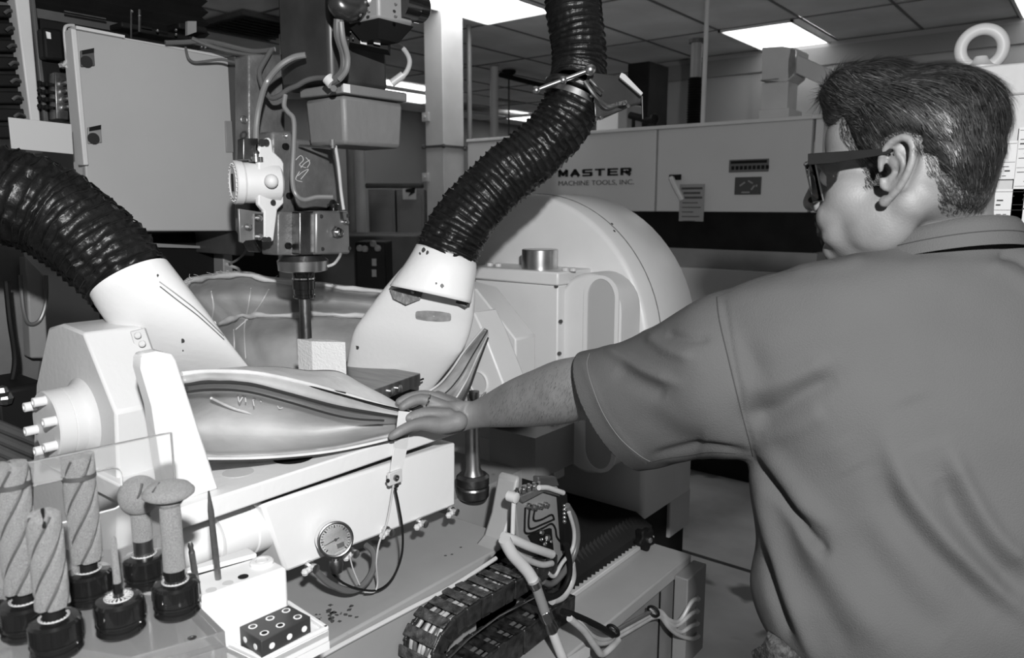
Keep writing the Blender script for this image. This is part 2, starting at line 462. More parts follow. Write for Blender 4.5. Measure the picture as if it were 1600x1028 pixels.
    t = thing('bellows_tube', (q.x, q.y, 2.055), 'upright black ribbed tube with grey sleeve standing on the cream cabinet', 'tube')
    pr = [(0, .035)]; n = 22; H = zr - 2.055
    for k in range(n): pr += [(H * (k + .3) / n, .048), (H * (k + .7) / n, .038)]
    pr.append((H, .04)); obj('bellows', MB().lathe((q.x, q.y, 2.055), Z, pr, 16), BLACK, t)
    obj('sleeve', MB().cyl((q.x, q.y, zr), (q.x, q.y, PY(1084, 64, y0 + .5).z), .034, n=16), GREY, t)
    obj('collar', MB().cyl((q.x, q.y, PY(1084, 62, y0 + .5).z), (q.x, q.y, PY(1084, 68, y0 + .5).z), .05, n=16), DGREY, t)
    q = PY(1098, 190, y0 + .45); tag(obj('support_rod', MB().cyl((q.x, q.y, 2.055), (q.x, q.y, 2.9), .014, n=12), PALE), 'thin pale vertical rod just right of the black ribbed tube', 'rod')
    a, b = PY(932, 168, y0 + .3), PY(966, 199, y0 + .3)
    tag(obj('junction_box', MB().box((a.x, y0 + .3, 2.055), (b.x, y0 + .5, a.z)), WHITE, bevel=.006), 'bright white box on cabinet top beside the hose clamp', 'box')
    a, b = PY(968, 163, y0 + .32), PY(982, 195, y0 + .32)
    tag(obj('junction_box', MB().box((a.x, y0 + .3, 2.055), (b.x, y0 + .5, a.z)), GREY, bevel=.006), 'narrow grey box next to the bright box on the cabinet top', 'box')
    c = MB().tube([PY(984, 180, y0 + .3), PY(1000, 184, y0 + .3), PY(1012, 188, y0 + .3), PY(1024, 184, y0 + .3)], .022, n=8)
    c.ball(PY(1022, 186, y0 + .3), .035, 8); c.cyl(PY(1022, 186, y0 + .3), Vector((PY(1022, 186, y0 + .3).x, y0 + .3, 2.055)), .02, n=8)
    c.cyl(PY(990, 182, y0 + .3), Vector((PY(990, 182, y0 + .3).x, y0 + .3, 2.055)), .012, n=8)
    tag(obj('air_valve', c, BLACK), 'small black pipe fitting lying on the cabinet top', 'valve')
    q = PY(992, 175, y0 + 1.5); a, b = PY(975, 98, y0 + 1.5), PY(1007, 180, y0 + 1.5)
    tag(obj('dark_duct', MB().box((a.x, y0 + 1.56, 0), (b.x, y0 + 1.9, a.z)), BLACK, bevel=.01), 'dark square upright duct behind the hose clamp bracket', 'duct')
    # items between the columns, far left background
    yb = 5.6
    cab = mat('locker_grey', .15, .5, mottle=.05)
    for (x0, x1, l) in ((575, 618, 'grey steel locker behind the spindle, left of the pair'), (619, 664, 'grey steel locker with a small sign, beside the pale column')):
        a, b = PD(x0, 296, 6.2), PD(x1, 296, 6.2)
        t = thing('steel_locker', ((a.x + b.x) / 2, (a.y + b.y) / 2, 0), l, 'locker', 'grey lockers')
        d = Vector((-.25, .32, 0)); zt = a.z
        obj('body', MB().prism([(a.x, a.y, .0), (b.x - .01, b.y, .0), (b.x - .01 + d.x, b.y + d.y, 0), (a.x + d.x, a.y + d.y, 0)], (0, 0, zt)), cab, t, bevel=.006)
        e = (b - a).normalized(); nn = Vector((CF.x, CF.y, 0)).normalized() * -.012
        i0, i1 = a + e * .02, b - e * .03
        obj('door', MB().prism([(i0.x, i0.y, .1), (i1.x, i1.y, .1), (i1.x, i1.y, zt - .04), (i0.x, i0.y, zt - .04)], nn), cab, t, bevel=.003)
        if x0 == 619:
            s = PD(640, 303, 6.15)
            sg = obj('sign', MB().prism([s - e * .055 - Z * .045, s + e * .055 - Z * .045, s + e * .055 + Z * .045, s - e * .055 + Z * .045], nn), SIGN, t)
            s2 = s + nn * 1.5
            obj('arrow', MB().prism([s2 + e * .05 + Z * .05, s2 - e * .03 + Z * .035, s2 - e * .03 + Z * .015, s2 + e * .01 + Z * .01, s2 - e * .01 - Z * .02, s2 + e * .045 + Z * .01], nn * .3), BLACK, sg)
    a, b = PD(553, 290, 6.0), PD(662, 290, 6.0)
    tag(obj('wall_pipe', MB().cyl(a, b, .02, n=8), DGREY), 'dark horizontal pipe running above the grey lockers', 'pipe')
    for px, w_, l in ((549, .03, 'dark upright pipe left of the grey lockers, thinner one'), (562, .05, 'pale upright duct immediately left of the grey lockers')):
        q = PD(px, 300, 6.0 if w_ > .04 else 5.8); tag(obj('upright_pipe', MB().cyl((q.x, q.y, 0), (q.x, q.y, 2.4), w_, n=12), PALE if w_ > .04 else GREY), l, 'pipe')
    a, b = PD(480, 368, 4.8), PD(652, 371, 4.8); d = Vector((CF.x, CF.y, 0)) * .6
    tag(obj('workbench', MB().prism([(a.x, a.y, 0), (b.x, b.y, 0), (b.x + d.x, b.y + d.y, 0), (a.x + d.x, a.y + d.y, 0)], (0, 0, a.z)), mat('bench_dark', .05, .6, mottle=.2), bevel=.01), 'low dark grey bench below the lockers behind the spindle', 'bench')
    q = PD(578, 378, 4.2); r_ = CR * .085
    t = thing('control_rack', (q.x, q.y, 0), 'black electronics rack with two pale slots behind the spindle', 'rack')
    d = Vector((CF.x, CF.y, 0)) * .25
    obj('body', MB().prism([(q.x - r_.x, q.y - r_.y, 0), (q.x + r_.x, q.y + r_.y, 0), (q.x + r_.x + d.x, q.y + r_.y + d.y, 0), (q.x - r_.x + d.x, q.y - r_.y + d.y, 0)], (0, 0, q.z)), BLACK, t, bevel=.01)
    for py in (410, 427):
        s = PD(585, py, 4.18); e = CR * .012; obj('slot', MB().prism([s - e - Z * .02, s + e - Z * .02, s + e + Z * .02, s - e + Z * .02], -CF * .01), GREY, t)
    s = MB()
    for px, py in ((583, 381), (590, 388), (570, 389), (562, 388)): s.ball(PD(px, py, 4.16), .02, 8)
    obj('knob', s, GREY, t)
    # white machine on the right, with eye bolt and sheets
    yr = 1.93
    t = thing('white_machine', (PY(1700, 600, yr).x, yr + .3, 0), 'white machine cabinet behind the man at right edge, papers taped on', 'machine')
    a = PY(1440, 112, yr); zt = PY(1570, 104, yr).z
    obj('body', MB().box((a.x, yr, 0), (a.x + 1.1, yr + .7, zt)), CREAM, t, bevel=.006)
    obj('cover_lip', MB().box((a.x - .004, yr - .01, PY(1570, 150, yr).z), (a.x + 1.11, yr + .71, zt + .004)), CREAM, t, bevel=.004)
    e = PY(1534, 76, yr + .03); e.y = yr + .03
    eb = thing('eye_bolt', (e.x, e.y, zt), 'pale cast lifting eye bolt on top of white cabinet', 'eye bolt')
    obj('ring', MB().torus((e.x, e.y, e.z), (.28, -.95, 0), .040, .0125, 40, 14), PALE, eb)
    obj('shank', MB().lathe((e.x, e.y, zt), Z, [(0, .036), (.008, .036), (.012, .026), (.022, .016), (.03, .012)], 20), PALE, eb)
    for (x0, y0_, x1, y1, l) in ((1531, 296, 1592, 392, 'sheet of printed rows taped on white cabinet beside the neck'), (1548, 222, 1586, 280, 'small printed label block on white cabinet behind the head'), (1594, 200, 1640, 380, 'tall printed sheet cut by the right picture edge')):
        a, b = PY(x0, y0_, yr - .002), PY(x1, y1, yr - .002)
        sh = obj('printed_sheet', MB().box((a.x, yr - .014, b.z), (b.x, yr - .0105, a.z)), PAPER); tag(sh, l, 'paper')
        s = MB(); rr = random.Random(x0); n = int((a.z - b.z) / .0095)
        for k in range(n):
            zz = a.z - .006 - k * .0095; xx = a.x + .004
            if k % 4 == 0: s.box((a.x + .002, yr - .015, zz), (b.x - .002, yr - .014, zz + .0008)); continue
            while xx < b.x - .012:
                l_ = rr.uniform(.003, .013)
                if rr.random() < .55: s.box((xx, yr - .015, zz), (min(xx + l_, b.x - .003), yr - .014, zz + rr.choice((.0015, .003))))
                xx += l_ + .004
        obj('printing', s, INK, sh, smooth=0)
build_background()


# ================================================================== left side of the mill: control cabinet and frames
def build_left_machine():
    xp = -1.75
    t = thing('electrical_cabinet', PX(240, 361, xp), 'large flat grey cabinet with black latch recesses, above left hose', 'cabinet')
    o_ = [(119, 46), (363, 92), (375, 361), (140, 361)]
    P4 = pxl(o_, xp)
    obj('body', MB().prism(pxl([(112, 44), (366, 88), (378, 361), (138, 363)], xp - .02), (-.05, 0, 0)), PALE, t, bevel=.004)
    obj('door', MB().prism(P4, (-.018, 0, 0)), mat('cabinet_door', .36, .5, mottle=.05, mscale=3, bump=.05), t, bevel=.003)
    obj('edge_strip', MB().prism(pxl([(111, 44), (120, 46), (139, 258), (131, 258)], xp + .012), (-.03, 0, 0)), PALE, t, bevel=.002)
    obj('top_channel', MB().prism(pxl([(119, 40), (195, 55), (195, 59), (119, 45)], xp + .015), (-.04, 0, 0)), PALE, t)
    for (cx, cy, sx, l) in ((135, 91, 1, None), (146, 211, 1, None)):
        q = PX(cx, cy, xp + .001)
        la = obj('latch', MB().prism([PX(cx - 9, cy - 12, xp + .004), PX(cx + 12, cy - 16, xp + .004), PX(cx + 14, cy + 12, xp + .004), PX(cx - 8, cy + 14, xp + .004)], (-.006, 0, 0)), DGREY if cy < 150 else GREY, t, bevel=.002)
        obj('latch_button', MB().cyl(PX(cx, cy + 5, xp), PX(cx, cy + 5, xp + .012), .0115, n=16), BLACK, la)
        obj('latch_slot', MB().prism([PX(cx - 6, cy - 12, xp + .006), PX(cx + 12, cy - 16, xp + .006), PX(cx + 12, cy - 9, xp + .006), PX(cx - 6, cy - 6, xp + .006)], (-.003, 0, 0)), BLACK, la)
    q = MB().prism(pxl([(352, 189), (366, 189), (368, 238), (354, 238)], xp + .004), (-.004, 0, 0)); obj('catch_plate', q, GREY, t, bevel=.001)
    # dark column cover and mast right of the panel
    tag(obj('mast', MB().prism(pxl([(366, 86), (384, 88), (398, 400), (382, 400)], xp + .03), (-.25, 0, 0)), DGREY, bevel=.003), 'narrow dark upright mast at the right edge of flat cabinet', 'column')
    # bellows above
    zt = 2.75; b = MB(); z0 = PX(320, 62, -1.95).z; n = 26; H = zt - z0
    rows = []
    ymin, ymax = PX(60, 60, -1.95).y - .1, PX(318, 60, -1.95).y
    for k in range(2 * n + 1):
        z = z0 + H * k / (2 * n); e = .012 if k % 2 else 0
        rows.append([(-1.95 + e, ymin - e, z), (-1.95 + e, ymax + e, z), (-2.45 - e, ymax + e, z), (-2.45 - e, ymin - e, z)])
    t2 = thing('way_bellows', (-2.2, (ymin + ymax) / 2, z0), 'tall black pleated bellows hanging above the flat grey cabinet', 'bellows')
    obj('pleated_cover', b.loft(rows, closed=True), BLACK, t2, smooth=0)
    obj('lower_plate', MB().box((-1.94, ymin, z0 - .02), (-2.45, ymax + .01, z0)), DGREY, t2)
    # machinery at cabinet top: valves, studs and cables
    t3 = thing('valve_group', PX(260, 62, -1.78), 'black solenoid valves and fittings along the cabinet top edge', 'valve')
    for k, (px, py, s) in enumerate(((205, 45, 16), (232, 52, 14), (262, 58, 16), (292, 46, 13))):
        obj('valve_body', MB().box(PX(px - s, py - 12, -1.80), PX(px + s, py + 12, -1.86)), BLACK, t3, bevel=.004)
    obj('bracket', MB().prism(pxl([(293, 33), (307, 33), (307, 50), (293, 55)], -1.79), (-.01, 0, 0)), GREY, t3)
    for px, py in ((246, 48), (275, 47), (275, 54), (262, 67), (270, 68), (315, 74), (321, 75), (206, 18), (218, 25)): obj('fitting', MB().ball(PX(px, py, -1.775), .0035, 8), CHROME, t3)
    obj('rod', MB().cyl(PX(205, 60, -1.775), PX(205, 15, -1.775), .002, n=6), DSTEEL, t3); obj('rod', MB().cyl(PX(218, 50, -1.775), PX(218, 15, -1.775), .003, n=6), DSTEEL, t3)
    obj('bar', MB().cyl(PX(100, 18, -1.9), PX(165, 30, -1.9), .003, n=6), DSTEEL, t3)
    cb = [(258, 67, -1.76), (290, 66, -1.75), (320, 64, -1.73), (350, 70, -1.7), (395, 80, -1.66), (430, 77, -1.62)]
    cables = [
        (cb, .006, CABLE, 'grey cable running along the cabinet top to the motor'),
        ([(290, 74, -1.74), (294, 90, -1.73), (303, 97, -1.73), (320, 96, -1.72), (345, 93, -1.7), (366, 97, -1.68), (420, 104, -1.6), (470, 112, -1.5)], .003, CABLE, 'thin dark wire sagging from the cabinet top edge'),
        ([(300, 60, -1.74), (330, 72, -1.72), (370, 82, -1.69), (440, 92, -1.6), (475, 92, -1.5)], .005, CABLE, 'upper grey cable beside the polished cylinder'),
    ]
    for pts, r, m, l in cables:
        tag(obj('cable', MB().tube([PX(*p) for p in pts], r, n=8), m), l, 'cable')
    # left edge: upright strip, cable chains, manifold, sign
    xs = -1.9
    tag(obj('upright_beam', MB().prism(pxl([(20, -30), (44, -30), (68, 240), (54, 240)], xs), (-.05, 0, 0)), PALE, bevel=.003), 'pale upright beam leaning in the top left corner', 'beam')
    tag(obj('guide_rail', MB().prism(pxl([(46, -30), (52, -30), (78, 200), (70, 200)], xs + .01), (-.06, 0, 0)), DGREY, bevel=.002), 'dark narrow guide rail beside the pale upright beam', 'rail')
    t = thing('drag_chain', PX(10, 250, xs - .05), 'black cable drag chain links at the top left edge', 'cable chain')
    for k in range(9):
        y_ = -20 + k * 27
        l = obj('link', MB().prism(pxl([(-22 + k * 2, y_), (28 + k * 3, y_ + 1), (30 + k * 3, y_ + 20), (-20 + k * 2, y_ + 20)], xs - .03), (-.05, 0, 0)), BLACK, t, bevel=.004)
        obj('cable_clip', MB().tube(pxl([(4 + k * 2.5, y_ + 14), (12 + k * 2.5, y_ + 9), (24 + k * 2.5, y_ + 14)], xs - .024), .004, n=6), DSTEEL, l)
    t = thing('valve_manifold', PX(95, 190, xs + .05), 'small black manifold with four round fittings left of cabinet', 'manifold')
    obj('block', MB().prism(pxl([(85, 112), (106, 114), (108, 188), (88, 186)], xs + .05), (-.04, 0, 0)), DSTEEL, t, bevel=.002)
    obj('backplate', MB().prism(pxl([(62, 30), (112, 40), (118, 190), (72, 186)], xs + .005), (-.02, 0, 0)), BLACK, t)
    obj('housing', MB().prism(pxl([(66, 42), (98, 46), (102, 96), (70, 92)], xs + .04), (-.04, 0, 0)), BLACK, t, bevel=.006)
    obj('indicator', MB().prism(pxl([(72, 49), (79, 51), (80, 61), (74, 60)], xs + .043), (-.004, 0, 0)), WHITE, t)
    for k in range(4):
        c = PX(97 + k * 1.2, 131 + k * 12.3, xs + .05)
        obj('fitting', MB().lathe(c, X, [(0, .0065), (.008, .0065), (.012, .004), (.03, .004)], 12), STEEL, t)
        s = MB(); p = PX(84, 133 + k * 12, xs + .04); p2 = PX(62, 130 + k * 12, xs + .03)
        s.cyl(p, p2, .0035, n=8); s.ball(p2, .006, 8).ball((p + p2) / 2, .006, 8); obj('screw', s, BLACK, t)
    obj('pipe', MB().tube(pxl([(116, 40), (106, 40), (101, 46), (102, 70), (105, 92), (101, 100), (97, 103)], xs + .09), .0035, n=8), PCABLE, t)
    obj('pipe_nut', MB().lathe(PX(97, 102, xs + .07), X, [(0, .008), (.02, .008)], 6), STEEL, t)
    tag(obj('blank_plate', MB().prism(pxl([(13, 183), (112, 194), (115, 241), (18, 232)], -1.72), (-.004, 0, 0)), mat('pale_sign', .45, .5), bevel=.001), 'blank pale rectangular plate above the left black hose', 'plate')
    # dark lower-left frames
    fm = mat('frame_grey', .12, .5, mottle=.25)
    tag(obj('machine_column', MB().prism(pxl([(-60, 380), (38, 385), (70, 560), (52, 700), (-80, 720)], -1.85), (-.2, 0, 0)), fm, bevel=.01), 'dark grey machine frame behind the left hose', 'frame')
    tag(obj('machine_post', MB().prism(pxl([(40, 400), (70, 430), (76, 560), (48, 560)], -1.8), (-.04, 0, 0)), GREY, bevel=.004), 'grey upright post under the left hose', 'post')
    tag(obj('hanging_cable', MB().tube([PX(*p) for p in ((72, 430, -1.79), (72, 470, -1.79), (62, 500, -1.79), (45, 505, -1.79), (36, 480, -1.79), (32, 430, -1.8))], .004, n=8), CABLE), 'looped dark cable hanging beneath the left hose', 'cable')
    tag(obj('hanging_cable', MB().tube([PX(*p) for p in ((10, 440, -1.7), (16, 500, -1.68), (24, 560, -1.68), (18, 600, -1.68), (8, 640, -1.7))], .006, n=8), BLACK), 'black cable hanging down at the left picture edge', 'cable')
    t = thing('motor_unit', PX(20, 720, -1.6), 'dark motor and pipes behind bolted flange, left edge', 'motor')
    obj('body', MB().box(PX(-10, 610, -1.6), PX(40, 690, -1.75)), BLACK, t, bevel=.01)
    s = MB()
    for k in range(5): s.cyl(PX(-40, 650 + k * 18, -1.5), PX(60, 690 + k * 20, -1.5), .010, n=10)
    obj('pipe', s, DGREY, t)
    s = MB().ball(PX(8, 622, -1.59), .015, 8).ball(PX(4, 612, -1.58), .012, 8); obj('cap', s, STEEL, t)
    # dark workshop machinery seen under the cabinet
    tag(obj('column_body', MB().box(PX(235, 364, -1.95), PX(352, 620, -2.3)), BLACK, bevel=.01), 'black machine column body below the flat cabinet', 'machine')
    tag(obj('guide_post', MB().prism(pxl([(348, 364), (362, 364), (366, 470), (350, 470)], -1.9), (-.05, 0, 0)), GREY, bevel=.003), 'slim grey post behind the transmitter bracket', 'post')
    tag(obj('cross_bar', MB().prism(pxl([(240, 380), (345, 386), (345, 389), (240, 386)], -1.93), (-.012, 0, 0)), GREY), 'thin grey bar crossing under the flat cabinet', 'bar')
    tag(obj('loose_cable', MB().tube(pxl([(384, 350), (384, 390), (372, 405), (358, 412)], -1.7), .003, n=6), CABLE), 'thin cable dropping below the transmitter bracket', 'cable')
    tag(obj('loose_cable', MB().tube(pxl([(352, 412), (362, 416), (372, 420), (378, 430)], -1.72), .004, n=6), PCABLE), 'pale short cable end near the slim grey post', 'cable')
build_left_machine()


# ================================================================== spindle head
SPX, SPY = PD(480, 560, 1.6).x, PD(480, 560, 1.6).y


def build_spindle():
    S = Vector((SPX, SPY, 0))
    def zat(py, px=480): # height on the spindle axis for a pixel row
        best = None
        for k in range(0, 3000):
            z = .9 + k * .0006; v = Vector((SPX, SPY, z)) - CAM; d = v.dot(CF); y_ = 514 - FPX * v.dot(CU) / d
            if best is None or abs(y_ - py) < best[0]: best = (abs(y_ - py), z)
        return best[1]
    t = thing('spindle_head', (SPX, SPY, zat(400)), 'grey cast spindle head with motor box, plates and bolts', 'spindle head')
    xf = SPX + .03
    # back casting plate
    obj('back_plate', MB().prism(pxl([(388, 85), (446, 85), (446, 330), (408, 396), (388, 360)], xf - .10), (-.05, 0, 0)), CAST, t, bevel=.004)
    obj('side_casting', MB().prism(pxl([(425, 205), (462, 205), (462, 345), (470, 398), (434, 397), (434, 340), (425, 330)], xf - .02), (-.05, 0, 0)), CAST, t, bevel=.006)
    obj('spindle_housing', MB().prism(pxl([(455, 215), (522, 222), (536, 330), (470, 330), (455, 300)], xf - .015), (-.12, 0, 0)), CAST, t, bevel=.008)
    # chalk scribble on the housing
    s = MB()
    for pts in (((462, 250), (470, 243), (474, 250), (468, 258), (478, 262)), ((470, 262), (476, 255), (484, 250)), ((465, 275), (474, 268), (482, 265), (470, 280)), ((478, 246), (484, 254), (480, 262)), ((468, 268), (462, 280), (472, 284))):
        s.tube(pxl(pts, xf - .0145), .0008, n=5)
    obj('chalk_mark', s, PALE, t)
    # lower block with end cover
    blk = mat('spindle_block', .22, .38, .6, mottle=.2, mscale=15)
    a = PD(500, 398, 1.50)
    lo = obj('lower_block', MB().prism([PX(434, 399, xf), PX(434, 336, xf), PX(438, 330, xf), PX(468, 330, xf), PX(470, 399, xf)], (-.055, 0, 0)), CAST, t, bevel=.003)
    xb = xf + .035
    obj('front_block', MB().prism(pxl([(468, 331), (495, 330), (502, 333), (502, 398), (468, 398)], xb - .01), (-.12, 0, 0)), DSTEEL, t, bevel=.003)
    ec = obj('end_cover', MB().prism(pxl([(493, 331), (500, 329), (546, 330), (548, 397), (493, 398)], xb), (-.09, 0, 0)), blk, t, bevel=.005)
    for px, py in ((502, 338), (543, 337), (504, 389), (546, 388)): obj('screw', MB().cyl(PX(px, py, xb - .001), PX(px, py, xb + .0015), .004, n=12), BLACK, ec)
    q = PX(524, 363, xb); h = MB().lathe(q, X, [(0, .013), (.003, .013), (.003, .0105), (.011, .0105)], 6).lathe(q, X, [(0, .007), (.018, .007), (.019, .004)], 16)
    obj('hex_bolt', h, CHROME, ec); obj('grease_nipple', MB().lathe(PX(537, 347, xb), X, [(0, .005), (.006, .005), (.009, .003), (.014, .0035)], 12), CHROME, ec)
    for k, (px, py) in enumerate(((445, 229), (451, 306), (449, 384), (444, 212))):
        hb = MB().lathe(PX(px, py, xf - .02 if k != 2 else xf), X, [(-.002, .0065 if k < 3 else .003), (.006, .0065 if k < 3 else .003), (.006, .004), (.003, .003)], 16); obj('socket_screw', hb, BLACK if k < 3 else STEEL, t)
    g = MB().lathe(PX(521, 330, xb - .04), Z, [(0, .012), (.004, .013), (.014, .013), (.016, .009), (.022, .006), (.024, .003)], 20); obj('oil_cup', g, BLKGLOSS, t)
    # nose and tool holder on the axis
    z = zat
    obj('spindle_nose', MB().lathe((SPX, SPY, z(424)), Z, [(0, .040), (.003, .050), (z(404) - z(424) - .004, .052), (z(404) - z(424), .048), (z(398) - z(424), .040)], 40), STEEL, t, smooth=30)
    th = thing('tool_holder', (SPX, SPY, z(466)), 'black collet tool holder in spindle above the white block', 'tool holder')
    zz = [z(466), z(460), z(452), z(438), z(436), z(433), z(424)]; b = zz[0]
    obj('collet_nut', MB().lathe((SPX, SPY, b), Z, [(0, .019), (.002, .0225), (zz[1] - b, .0225), (zz[1] - b + .001, .021), (zz[2] - b, .021), (zz[2] - b + .001, .023), (zz[3] - b, .023), (zz[3] - b + .002, .021)], 36), BLKGLOSS, th, smooth=25)
    obj('ring', MB().lathe((SPX, SPY, zz[4]), Z, [(0, .0235), (.003, .0235)], 36), CHROME, th)
    obj('taper', MB().lathe((SPX, SPY, zz[5]), Z, [(0, .0215), (.003, .0225), (zz[6] - zz[5], .024)], 36), BLKGLOSS, th)
    s = MB()
    for k in range(8):
        a_ = k * PI / 4; dr = Vector((math.cos(a_), math.sin(a_), 0)); s.box(Vector((SPX, SPY, zz[1])) + dr * .0215 - Vector((.0025, .0025, 0)), Vector((SPX, SPY, zz[2])) + dr * .0235 + Vector((.0025, .0025, 0)))
    obj('cutter', MB().lathe((SPX, SPY, z(528)), Z, [(0, .0115), (zz[0] - z(528), .0115)], 24), DSTEEL, th)
    # motor box with sloping body
    C0 = PD(536, 150, 1.42)
    bx = thing('junction_casting', (C0.x, C0.y, C0.z - .1), 'grey tapered cast junction box hanging beside the spindle', 'junction box')
    def cornerbox(c, la, lb, ztop, zbot, inset=0.0, nm='', m=None, par=None, bev=.004):
        x1, y1 = c.x, c.y
        top = [Vector((x1, y1, ztop)), Vector((x1, y1 + lb, ztop)), Vector((x1 - la, y1 + lb, ztop)), Vector((x1 - la, y1, ztop))]
        bot = [Vector((x1 - inset, y1 + inset, zbot)), Vector((x1 - inset, y1 + lb - inset, zbot)), Vector((x1 - la + inset, y1 + lb - inset, zbot)), Vector((x1 - la + inset, y1 + inset, zbot))]
        return obj(nm, MB().add(top + bot, [(0, 1, 2, 3), (7, 6, 5, 4), (0, 4, 5, 1), (1, 5, 6, 2), (2, 6, 7, 3), (3, 7, 4, 0)]), m, par, bevel=bev)
    mb_ = mat('junction_grey', .17, .5, mottle=.08, bump=.2)
    zt = C0.z
    la = .118; lb = .155
    def zc(py): return PD(536, py, 1.42).z
    cornerbox(C0, la, lb, zc(148), zc(224), .004, 'body', mb_, bx, .008)
    C1 = C0 + Vector((.007, -.007, 0))
    cornerbox(C1, la + .012, lb + .012, zc(131), zc(146), 0, 'flange', mb_, bx, .003)
    obj('label', MB().prism([C1 + X * .0012 + Vector((0, .002, zc(132) - C1.z)), C1 + X * .0012 + Vector((0, .018, zc(132) - C1.z)), C1 + X * .0012 + Vector((0, .018, zc(145) - C1.z)), C1 + X * .0012 + Vector((0, .002, zc(145) - C1.z))], (-.001, 0, 0)), WHITE, bx)
    s = MB(); q = PD(520, 225, 1.43); s.lathe(q, -Z, [(-.008, .006), (.003, .006), (.003, .004), (.008, .004)], 10); obj('cable_gland', s, CHROME, bx)
    # upper dark drive box, connectors
    u = thing('drive_motor', (C0.x - .04, C0.y + .07, zc(128)), 'dark upright spindle motor body above the junction box', 'motor')
    cornerbox(C0 + Vector((.002, -.004, 0)) + Vector((-.030, -.0, 0)), .16, lb - .01, zc(-260), zc(128), 0, 'body', mat('motor_dark', .05, .4, .3, mottle=.4, mscale=10), u, .01)
    obj('mount_plate', MB().prism([PX(478, 15, C0.x - .18), PX(553, 10, C0.x - .18), PX(553, 128, C0.x - .18), PX(478, 140, C0.x - .18)], (.02, 0, 0)), CAST, u)
    cx = C0.x + .02
    hd = thing('servo_housing', PX(600, 80, cx), 'dark square servo housing with round end cap, top centre', 'motor')
    C2 = PD(592, 28, 1.33)
    cornerbox(C2, .085, .085, C2.z + .25, C2.z, .0, 'body', GREY, hd, .006)
    obj('skirt', MB().add([C2, C2 + Y * .085, C2 + Vector((-.085, .085, 0)), C2 - X * .085, C2 + Vector((-.025, .02, -.028)), C2 + Vector((-.025, .07, -.028)), C2 + Vector((-.07, .07, -.028)), C2 + Vector((-.07, .02, -.028))], [(0, 1, 2, 3), (7, 6, 5, 4), (0, 4, 5, 1), (1, 5, 6, 2), (2, 6, 7, 3), (3, 7, 4, 0)]), BLACK, hd)
    q = PD(655, 10, 1.40); obj('end_cap', MB().lathe(q + Vector((-.01, -.045, 0)), Y, [(0, .030), (.035, .030), (.038, .027), (.06, .026), (.068, .018)], 24), BLKGLOSS, hd)
    s = MB(); a0 = PD(548, 48, 1.40)
    w_ = PD(606, 64, 1.40)
    tb = obj('terminal_strip', MB().prism(pdl([(548, 46, 1.40), (606, 60, 1.42), (606, 78, 1.42), (546, 66, 1.40)]), CF * .03), BLACK, hd)
    for px in (563, 584): obj('terminal', MB().prism(pdl([(px, 51, 1.395), (px + 10, 53.5, 1.40), (px + 10, 70, 1.40), (px, 68, 1.395)]), CF * .003), PALE, tb)
    for px, py in ((548, 50), (552, 60), (544, 62), (595, 62), (608, 60)): s.ball(PD(px, py, 1.385), .002, 6)
    for px, py in ((618, 7), (618, 26), (576, 18), (563, 24)): s.ball(PD(px, py, 1.31), .003, 8)
    obj('screw', s, CHROME, hd)
    # conduit elbow
    e = thing('conduit_elbow', PD(535, 34, 1.33), 'shiny dark conduit elbow with ribbed coupling at top centre', 'conduit')
    obj('elbow', MB().tube(pdl([(530, -40, 1.33), (530, -5, 1.33), (533, 10, 1.33), (548, 14, 1.34), (566, 6, 1.36)]), .022, n=18), mat('elbow_metal', .09, .25, .8), e)
    c = PD(566, 6, 1.36); ax = CR * .9 + CU * .3
    obj('coupling', MB().lathe(c, ax, [(-.012, .021), (-.008, .026), (-.004, .021), (.002, .026), (.006, .021), (.012, .026), (.022, .026)], 20), DSTEEL, e)
    # cables and tubes of the spindle
    def cab(pts, r, m, l, nm='cable', n=10):
        return tag(obj(nm, MB().tube(pdl(pts), r, n=n, sub=8), m), l, 'cable')
    cab([(529, 30, 1.33), (529, 55, 1.34), (538, 85, 1.36), (538, 108, 1.37), (527, 122, 1.38), (516, 128, 1.39)], .009, CABLE, 'thick dark cable bundle curving down from the elbow')
    cab([(533, 34, 1.32), (536, 60, 1.33), (543, 88, 1.35), (541, 110, 1.36), (530, 124, 1.37)], .005, MCABLE, 'lighter cable lying along the thick dark bundle')
    cab([(614, 68, 1.5), (630, 76, 1.5), (640, 95, 1.49), (634, 114, 1.48), (618, 127, 1.48)], .0050, PCABLE, 'pale cable looping out at right of the motor', n=12)
    cab([(478, 86, 1.42), (458, 90, 1.42), (436, 104, 1.42), (416, 130, 1.43), (405, 165, 1.41), (400, 200, 1.41), (400, 236, 1.41)], .0058, MCABLE, 'thick grey cable curving down into the white transmitter')
    cab([(516, 122, 1.40), (495, 122, 1.42), (478, 126, 1.43), (464, 134, 1.44), (450, 140, 1.45), (436, 150, 1.46), (424, 153, 1.47), (414, 142, 1.48), (407, 125, 1.49), (406, 110, 1.5), (418, 88, 1.52), (424, 78, 1.53)], .005, CABLE, 'dark looped cable crossing in front of the polished cylinder')
    cab([(446, 148, 1.42), (444, 165, 1.42), (450, 175, 1.42), (459, 188, 1.42), (459, 230, 1.42), (457, 280, 1.42), (462, 303, 1.42), (475, 312, 1.43), (495, 308, 1.44), (520, 308, 1.45)], .0045, MCABLE, 'bent tube running down the spindle casting')
    cab([(524, 228, 1.45), (529, 260, 1.45), (533, 300, 1.45), (537, 328, 1.45)], .0032, PCABLE, 'thin pale tube below the junction box')
    cab([(468, 228, 1.5), (490, 229, 1.48), (518, 232, 1.46)], .0025, STEEL, 'short thin steel line under the junction box', n=8)
    cab([(512, 416, 1.5), (522, 412, 1.5), (530, 402, 1.52), (532, 397, 1.54)], .003, PCABLE, 'short white tube bending out beside the spindle nose')
